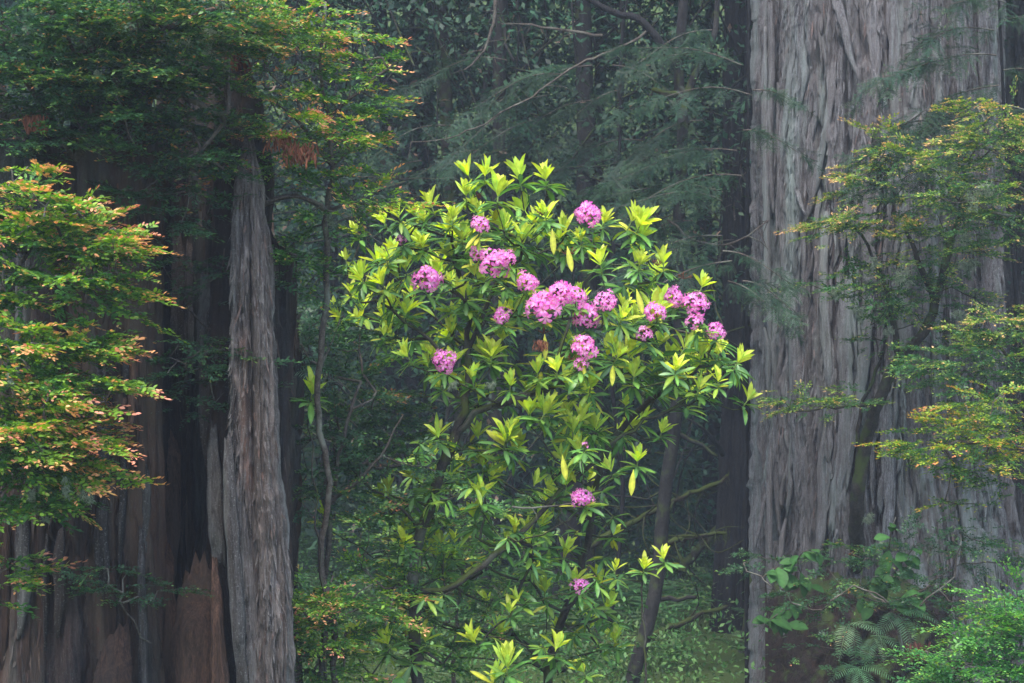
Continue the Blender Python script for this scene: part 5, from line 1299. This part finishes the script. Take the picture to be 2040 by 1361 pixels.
# ------------------------------------------------------------------ lichen tufts
LICH = [(412, 72, 8.5, 36, 'large pale lichen tuft in the dark bush over the snag top'), (262, 38, 8.5, 18, 'small pale lichen tuft in the dark overhanging bush near the top edge'), (195, 148, 8.5, 12, 'tiny pale lichen tuft low in the dark overhanging bush'), (445, 8, 8.6, 20, 'pale lichen tuft at the top edge above the large one'),
        (125, 975, 7.55, 18, 'pale lichen tuft under the coral-tipped bush, middle of its row'), (66, 978, 7.6, 16, 'pale lichen tuft under the coral-tipped bush, towards the edge'), (170, 990, 7.6, 18, 'pale lichen tuft under the coral-tipped bush at its outer tip'), (20, 760, 7.6, 12, 'little lichen tuft in the coral-tipped bush at the picture edge'), (96, 1036, 7.7, 10, 'lowest small lichen tuft beneath the coral-tipped bush'),
        (768, 362, 9.5, 18, 'pale lichen tuft on bare twigs left of the rhododendron top'), (660, 440, 9.3, 14, 'lichen tuft on the arching branch near the snag'),
        (1955, 390, 13.2, 34, 'big grey-green lichen tuft on the upper bush at the edge'), (1935, 470, 13.6, 30, 'hanging lichen tuft on the giant redwood bush, below the big one'), (1930, 530, 13.7, 26, 'long lichen tuft hanging below another in the spreading huckleberry'), (1795, 552, 13.8, 22, 'lichen tuft at the centre of the spreading huckleberry'), (1662, 580, 13.8, 18, 'lichen tuft on the leftward arm of the spreading huckleberry'), (1745, 525, 13.8, 14, 'small lichen tuft between the two arms of the spreading huckleberry'), (1715, 630, 13.9, 16, 'lichen tuft low on the spreading huckleberry before pale bark'), (1910, 630, 13.7, 22, 'lichen tuft by the right fork of the mossy stem'), (1765, 665, 13.9, 13, 'lowest lichen tuft hanging over the mossy stem fork'), (1732, 1030, 14.4, 14, 'lichen tuft at the mossy stem foot above the broad leaves'),
        (902, 770, 10.0, 12, 'small lichen tuft under the left flank of the rhododendron'), (978, 768, 10.0, 12, 'small lichen tuft on a rhododendron twig below its blossoms')]
for k, (u, v, d, rp, lab) in enumerate(LICH):
    r_ = np.random.default_rng(800 + k); c = P(u, v, d); R = rp * K * d
    mb = MB()
    lob = c + r_.normal(0, .38, (5, 3)) * R * np.array([1, .7, 1.1])
    for _ in range(170):
        p = lob[int(r_.integers(0, 5))] + r_.normal(0, .16, 3) * R
        dd = unit(r_.normal(0, 1, 3) + [0, 0, -.45]); ln = R * r_.uniform(.2, .6)
        w1, w2 = r_.normal(0, .7, 3), r_.normal(0, .7, 3)
        pts = np.stack([p, p + unit(dd + w1) * ln * .4, p + unit(dd + w2) * ln * .75, p + unit(dd + w2 + [0, 0, -.6]) * ln])
        tube(mb, pts, np.array([.0013, .0012, .001, .0005]) * (d / 9), 3, np.array([.30, .36, .25]) * r_.uniform(.55, 1.15), cap=False)
    t = mb.build('lichen_tuft', M['lichen']); tag(t, lab, 'lichen', 'pale lichen tufts')

# ------------------------------------------------------------------ dead foliage
DEAD = [(560, 285, 9.0, 30, 'rusty brown dead spray hanging beside the snag tip, nearer one'), (600, 310, 9.0, 34, 'rusty brown dead spray hanging from the yellow bush, larger one'), (478, 125, 9.2, 28, 'brown dead frond draped over the stump rim above the snag'), (475, 190, 9.4, 30, 'dark withered frond hanging down the stump top behind the snag'), (1078, 690, 9.9, 16, 'withered brown leaf cluster in the middle of the rhododendron'), (1830, 1300, 13.2, 26, 'purple-brown dead fern hanging under the ledge on the giant'), (70, 250, 8.6, 26, 'brown withered spray hanging in the dark bush corner')]
for k, (u, v, d, rp, lab) in enumerate(DEAD):
    r_ = np.random.default_rng(900 + k); c = P(u, v, d); R = rp * K * d
    mb = MB()
    for _ in range(100):
        p = c + np.array([np.clip(r_.normal(0, .45), -.9, .9), np.clip(r_.normal(0, .3), -.6, .6), r_.uniform(-.2, .9)]) * R
        dd = unit(np.array([r_.normal(0, .3), r_.normal(0, .3), -1.0])); B = basis(dd, unit(np.array([r_.normal(0, .5), -1, .1])))
        mb.add((SL_V * np.array([.38, 1, 1.6]) * R * r_.uniform(.35, .8)) @ B.T + p, [SL_F], np.array([.22, .085, .05]) * r_.uniform(.5, 1.3) * (np.array([.6, .7, .9]) if k in (3, 5) else 1))
    t = mb.build('dead_frond', M['dead'], smooth=False); tag(t, lab, 'dead foliage', 'withered brown foliage')

# ------------------------------------------------------------------ ledge, salal and ferns on the giant
mb = MB()
r_ = np.random.default_rng(5)
U, Vv = np.meshgrid(np.linspace(1525, 1900, 70), np.linspace(1140, 1560, 60))
lp = np.array([[on_giant(a, b) for a, b in zip(ru, rv)] for ru, rv in zip(U, Vv)])
bul = (.26 + .5 * fbm(U / 30., Vv / 34., 8, 4)) * .8 * np.sin(np.clip((U - 1525) / 375, 0, 1) * math.pi) ** .7 * sstep(1140, 1185, Vv) * (.75 + .5 * fbm(U / 40., Vv / 50., 4))
lp[..., 1] -= bul - .02
i = np.arange(59)[:, None] * 70 + np.arange(69)[None]
mb.add(lp.reshape(-1, 3), [np.stack([i, i + 70, i + 71, i + 1], -1).reshape(-1, 4)], (1, 1, 1))
for _ in range(1100):      # loose needles and twigs matted on it
    a, b = int(r_.integers(0, 60)), int(r_.integers(0, 70)); p = lp[a, b]
    dd = unit(np.array([r_.normal(0, 1), -.3 + r_.normal(0, .4), r_.normal(-.5, .6)])); ln = r_.uniform(.05, .22)
    tube(mb, np.stack([p, p + dd * ln * .5 + [0, -.02, .01], p + dd * ln + [0, 0, -.04]]), [.003, .0025, .001], 3, (1.5, 1.2, 1.1))
tag(mb.build('duff_ledge', M['duff']), 'dark brown matted ledge of roots and needles on the giant redwood base', 'root mat')

def wide_leaf(seed):
    v, f = big_leaf(.50 + .03 * (seed % 5), .15 + .05 * (seed % 4), .25, seed, 0.1)
    c = np.array([.034, .095, .024]) * np.random.default_rng(seed).uniform(.75, 1.3)
    return v, f, leaf_colours(c, c * 1.4, c)
SALAL = [tmpl_mesh('leaf', wide_leaf(s + 60), M['leaf_salal']) for s in range(6)]
def salal(label, stems, leaf_len, seed, n_each=6):
    r = np.random.default_rng(seed)
    b = PL([stems[0][0]])[0]
    t = thing('salal_plant', label, 'plant', b, 'broad-leaved plants on the giant redwood base')
    for st in stems:
        q = resample(PL(st), .05)
        mb = MB(); tube(mb, q, np.linspace(.006, .003, len(q)), 5); child('stem', mb.mesh('stem', M['twig']), t)
        for i in range(n_each):
            s = q[int(len(q) * (.2 + .78 * (i + .5) / n_each)) - 1]
            d = unit(np.array([r.normal(0, 1), -.55 + r.normal(0, .3), r.normal(-.25, .45)]))
            o = bpy.data.objects.new('leaf', SALAL[int(r.integers(0, 6))]); COL.objects.link(o); o.parent = t
            o.matrix_parent_inverse = Matrix.Translation(-t.location)
            o.matrix_basis = mat4(basis(d, unit(np.array([r.normal(0, .3), -.6, .8]))), s, leaf_len * r.uniform(.55, 1.1))
salal('broad green leaves at the giant redwood edge above the brown ledge', [[(1620, 1170, 14.0), (1580, 1150, 13.9), (1550, 1130, 13.8), (1520, 1150, 13.7)], [(1620, 1170, 14.0), (1590, 1130, 13.9), (1600, 1100, 13.8), (1640, 1095, 13.7)]], .17, 1, 10)
salal('cluster of drooping broad leaves low on the giant redwood edge', [[(1575, 1200, 14.1), (1555, 1220, 14.0), (1535, 1235, 13.9), (1530, 1260, 13.9)], [(1575, 1200, 14.1), (1570, 1230, 14.0), (1560, 1260, 13.9)]], .16, 2, 8)
salal('tall broad-leaved sprig by the mossy stem foot on the giant redwood', [[(1760, 1180, 13.9), (1770, 1110, 13.8), (1775, 1060, 13.7), (1785, 1030, 13.7)], [(1760, 1180, 13.9), (1790, 1130, 13.8), (1830, 1080, 13.7)]], .15, 3, 10)
salal('low broad leaves sprawling along the brown ledge of the giant', [[(1720, 1190, 13.7), (1760, 1200, 13.5), (1810, 1190, 13.5), (1870, 1180, 13.5)], [(1720, 1190, 13.7), (1740, 1150, 13.6), (1800, 1150, 13.6)]], .15, 4, 9)
salal('bright broad leaves at the bottom edge beside the small rhododendron', [[(740, 1420, 9.6), (730, 1380, 9.5), (720, 1350, 9.5)], [(740, 1420, 9.6), (770, 1370, 9.5), (790, 1345, 9.5)]], .11, 5, 5)

def frond_mesh(seed, col, n=20, w=.20):
    r = np.random.default_rng(seed); mb = MB()
    s = np.linspace(0, 1, n)
    ax = np.stack([0 * s, s * (1 - .12 * s), .30 * s - .62 * s ** 2.2], -1)
    tan = unit(np.gradient(ax, axis=0))
    for i in range(2, n):
        for sg in (-1, 1):
            L = w * math.sin(math.pi * min(1, .22 + .80 * s[i])) + .02
            d = unit(np.array([sg, 0, 0]) + tan[i] * .45 + [0, 0, -.12 + r.normal(0, .06)])
            B = basis(d, unit(np.array([0, 0, 1.]) - tan[i] * .2))
            mb.add((SL_V * np.array([.20, 1, .5]) * L * 1.6 / 1.6) @ (B * np.array([1.0, 1, 1])).T + ax[i], [SL_F], np.array(col) * r.uniform(.8, 1.2))
    tube(mb, ax, np.linspace(.006, .002, n), 4, np.array(col) * .8)
    return mb
FR = [frond_mesh(s, c).mesh('frond', M['leaf_dull'], smooth=False) for s, c in enumerate(((.07, .17, .08), (.08, .19, .08), (.06, .14, .07), (.16, .25, .13)))]
def fern(label, u, v, d, L, n, seed, dirs=None, group='sword ferns on the giant redwood base'):
    r = np.random.default_rng(seed); p = P(u, v, d)
    t = thing('sword_fern', label, 'fern', p, group)
    for i in range(n):
        a = i * 2.4 + r.normal(0, .2)
        dd = np.array(dirs[i % len(dirs)]) if dirs else np.array([math.cos(a), math.sin(a) * .8 - .2, .45 + r.normal(0, .15)])
        o = bpy.data.objects.new('frond', FR[int(r.integers(0, 4))]); COL.objects.link(o); o.parent = t; o.matrix_parent_inverse = Matrix.Translation(-t.location)
        o.matrix_basis = mat4(basis(unit(dd), np.array([r.normal(0, .2), -.3, 1])), p, L * r.uniform(.8, 1.15))
fern('pale sword fern frond hanging under the ledge of the giant redwood', 1690, 1245, 13.5, .33, 4, 1, [(.35, -.6, .1), (-.25, -.7, -.3), (.1, -.6, -.6), (.7, -.4, .0)])
fern('dark sword fern hanging at the bottom beneath the giant redwood ledge', 1710, 1330, 13.3, .32, 5, 2, [(-.3, -.6, -.2), (.3, -.6, -.4), (0, -.6, -.7), (.6, -.5, 0), (-.6, -.5, 0)])
fern('sword fern in shadow on the right part of the giant redwood ledge', 1790, 1225, 13.4, .34, 4, 3, [(.8, -.5, .1), (.4, -.6, .2), (-.5, -.6, -.2), (.2, -.6, -.5)])
fern('small sword fern on the ledge between the two hanging ones', 1745, 1270, 13.35, .28, 4, 4, [(.2, -.7, -.4), (-.4, -.6, -.4), (.5, -.6, -.1), (0, -.7, .1)])
fern('feathery fern beside the snag, level with its middle', 575, 740, 9.9, .3, 4, 5, [(.7, -.3, .4), (.5, -.4, -.1), (.8, -.2, .1), (-.1, -.6, -.3)], None)
fern('little fern on the snag shoulder among the yellow twigs', 440, 250, 8.9, .16, 3, 6, [(.3, -.5, .1), (-.3, -.5, .2), (0, -.6, -.4)], None)

# ------------------------------------------------------------------ undergrowth and background mass
def undergrowth():
    r = np.random.default_rng(31)
    T = []
    for s in range(4):
        m = frond_mesh(40 + s, (1, 1, 1), 11, .26); T.append((np.concatenate(m.v), m.f, np.concatenate(m.c)))
    mb = MB()
    n = 105; k = 0
    while k < n:
        y = 15.5 + 19 * r.random() ** 1.4; x = r.uniform(-.30, .32) * y
        if abs(x - GX) < 1.2 and y < 17.5: continue
        k += 1
        z = float(ground_z(x, y)); L = r.uniform(.5, 1.0)
        c = np.array([.06, .15, .045]) * r.uniform(.6, 1.5) * np.array([r.uniform(.8, 1.5), 1, 1])
        for i in range(7):
            a = i * .9 + r.normal(0, .2)
            B = basis(unit(np.array([math.cos(a), math.sin(a), .9])), np.array([0, 0, 1.]))
            V, F, C = T[int(r.integers(0, 4))]
            mb.add((V * L) @ B.T + [x, y, z], [np.concatenate(F[4])] if F[4] and not F[3] else [np.concatenate(F[3]), np.concatenate(F[4])], C * c)
    for _ in range(330):     # low leafy shrubs between the ferns
        y = 15.2 + 18 * r.random() ** 1.8; x = r.uniform(-.30, .32) * y
        if abs(x - GX) < 1.3 and y < 17.8: continue
        z = float(ground_z(x, y)); R = r.uniform(.22, .5); n = 150
        q = unit(r.normal(0, 1, (n, 3))) * r.random((n, 1)) ** .45
        p = np.array([x, y, z + R * .8]) + q * R * np.array([1, 1, 1.1])
        B = basis(unit(q + r.normal(0, .6, (n, 3))), unit(np.array([0, -.2, 1.]) + r.normal(0, .4, (n, 3))))
        v = np.einsum('nij,kj->nki', B * r.uniform(.028, .062, n)[:, None, None], KT_V) + p[:, None]
        c = np.array([.06, .14, .04]) * r.uniform(.5, 1.7) * np.array([r.uniform(.8, 1.5), 1, 1])
        mb.add(v.reshape(-1, 3), [(KT_F[None] + (np.arange(n) * 4)[:, None, None]).reshape(-1, 4)], np.repeat(c * r.uniform(.6, 1.4, (n, 1)), 4, 0))
    tag(mb.build('fern_undergrowth', M['leaf_dull'], smooth=False), 'hazy green fern undergrowth covering the forest floor', 'undergrowth', kind='stuff')
undergrowth()

def background_mass():
    r = np.random.default_rng(32)
    mb = MB(); tw = MB()
    cl = []
    for k in range(1360):
        far = k >= 520
        d = r.uniform(23, 42) if far else 17.5 + 6.5 * r.random()
        u = r.uniform(-300, 2350); v = r.uniform(-330, 1080)
        if v > 760 and r.random() < (.5 if far else .75): continue
        if d < 20 and 1180 < u < 1480 and v > 640: continue
        c = P(u, v, d)
        if abs(c[0] - 5.4) < 1.2 and d < 20.5 and c[0] > 4.5: continue
        cl.append((c, r.uniform(.5, 1.1) * (1.5 if far else 1)))
    for (c, R) in cl:
        n = int(165 * min(R, 1.1) ** 2 / .7)
        q = unit(r.normal(0, 1, (n, 3))) * r.random((n, 1)) ** .45
        p = c + q * R * np.array([1.1, .9, .75])
        dd = unit(np.stack([q[:, 0] + r.normal(0, .7, n), q[:, 1] - .2 + r.normal(0, .7, n), -.45 + r.normal(0, .4, n)], -1))
        B = basis(dd, unit(np.array([0, -.3, 1.]) + r.normal(0, .45, (n, 3))))
        s = r.uniform(.045, .095, n) * (1.15 if c[1] < 23 else 2.0)
        V = SL_V[[0, 1, 3, 5]] * np.array([.95, 1, 1]) + np.array([[0, 0, 0], [0, .2, 0], [0, 0, 0], [0, .2, 0]])
        KF = np.array([[0, 3, 2, 1]])
        v = np.einsum('nij,kj->nki', B * s[:, None, None], V) + p[:, None]
        base = np.array([.030, .076, .046]) * r.uniform(.6, 1.35) * np.array([r.uniform(.8, 1.4), 1, r.uniform(.8, 1.1)])
        col = base * r.uniform(.6, 1.4, (n, 1))
        col = np.where(r.random((n, 1)) < .012, np.array([.25, .16, .12]), col)
        mb.add(v.reshape(-1, 3), [(KF[None] + (np.arange(n) * 4)[:, None, None]).reshape(-1, 4)], np.repeat(col, 4, 0))
        for _ in range(2):
            e = c + unit(r.normal(0, 1, 3)) * R
            st = c + np.array([r.normal(0, .2), r.normal(0, .2), -R * .8])
            tube(tw, resample(np.stack([st, (st + e) / 2 + r.normal(0, .15, 3), e]), .25), .011, 4, cap=False)
    for _ in range(150):     # long tangled bare stems
        d = r.uniform(16.5, 28); a = P(r.uniform(600, 1560), r.uniform(-60, 1000), d)
        b = a + np.array([r.normal(0, .8), r.normal(0, .4), r.normal(0, .8)])
        q = resample(np.stack([a, (a + b) / 2 + r.normal(0, .25, 3), b]), .15)
        tube(tw, q + r.normal(0, .012, q.shape), np.linspace(r.uniform(.008, .02), .004, len(q)), 4, cap=False)
    o = mb.build('background_foliage', M['leaf_dull'], smooth=False)
    tag(o, 'dim blue-green mass of forest foliage fading into mist', 'foliage', kind='stuff')
    o2 = tw.build('background_twigs', M['darkbark'])
    tag(o2, 'tangle of thin bare stems through the misty background foliage', 'twigs', kind='stuff')
background_mass()

# canopy trees out of the frame's top, standing behind, added to shade the background
for k, (x, y, lab) in enumerate(((-6.5, 24, 'unseen tall conifer behind the charred stump, added for its shade'), (-1.5, 30, 'tall hazy conifer far behind the rhododendron, added for its shade'), (3.5, 31, 'tall hazy conifer far behind the slim dark redwood, added for its shade'), (8.5, 27, 'tall hazy conifer behind the broad dark redwood, added for its shade'), (-8, 15, 'unseen tall conifer beyond the charred stump, added for its shade'), (8.0, 16, 'unseen tall conifer beyond the giant redwood, added for its shade'))):
    z = float(ground_z(x, y))
    t = thing('shade_conifer', lab, 'tree', (x, y, z), 'tall conifers added to shade the forest behind')
    q = resample(np.array([[x, y, z - .2], [x + .1, y, 6], [x, y, 13]]), .4); mb = MB(); tube(mb, q, np.linspace(.35, .15, len(q)), 12); child('trunk', mb.mesh('trunk', M['farbark']), t)
    shade_crown(t, (x, y, 11.3), 4.2, 3.2, 2600, 70 + k, leafL=.6)

# ------------------------------------------------------------------ mist
mb = MB()
x0, x1, y0, y1, z0, z1 = -92, 92, -62, 122, -1.6, 15.6
mb.add([[x0, y0, z0], [x1, y0, z0], [x1, y1, z0], [x0, y1, z0], [x0, y0, z1], [x1, y0, z1], [x1, y1, z1], [x0, y1, z1]],
       [np.array([[0, 3, 2, 1], [4, 5, 6, 7], [0, 1, 5, 4], [1, 2, 6, 5], [2, 3, 7, 6], [3, 0, 4, 7]])], (1, 1, 1))
hm = bpy.data.materials.new('mist'); hm.use_nodes = True
hn = hm.node_tree.nodes; hn.clear()
ho = hn.new('ShaderNodeOutputMaterial'); hv = hn.new('ShaderNodeVolumePrincipled')
hv.inputs['Color'].default_value = (.76, .86, 1.0, 1)
hv.inputs['Density'].default_value = 0.0022
hv.inputs['Anisotropy'].default_value = 0.1
hm.node_tree.links.new(hv.outputs[0], ho.inputs['Volume'])
hz = mb.build('haze', hm, smooth=False)
tag(hz, 'thin bluish forest mist filling the air', 'mist', kind='stuff')
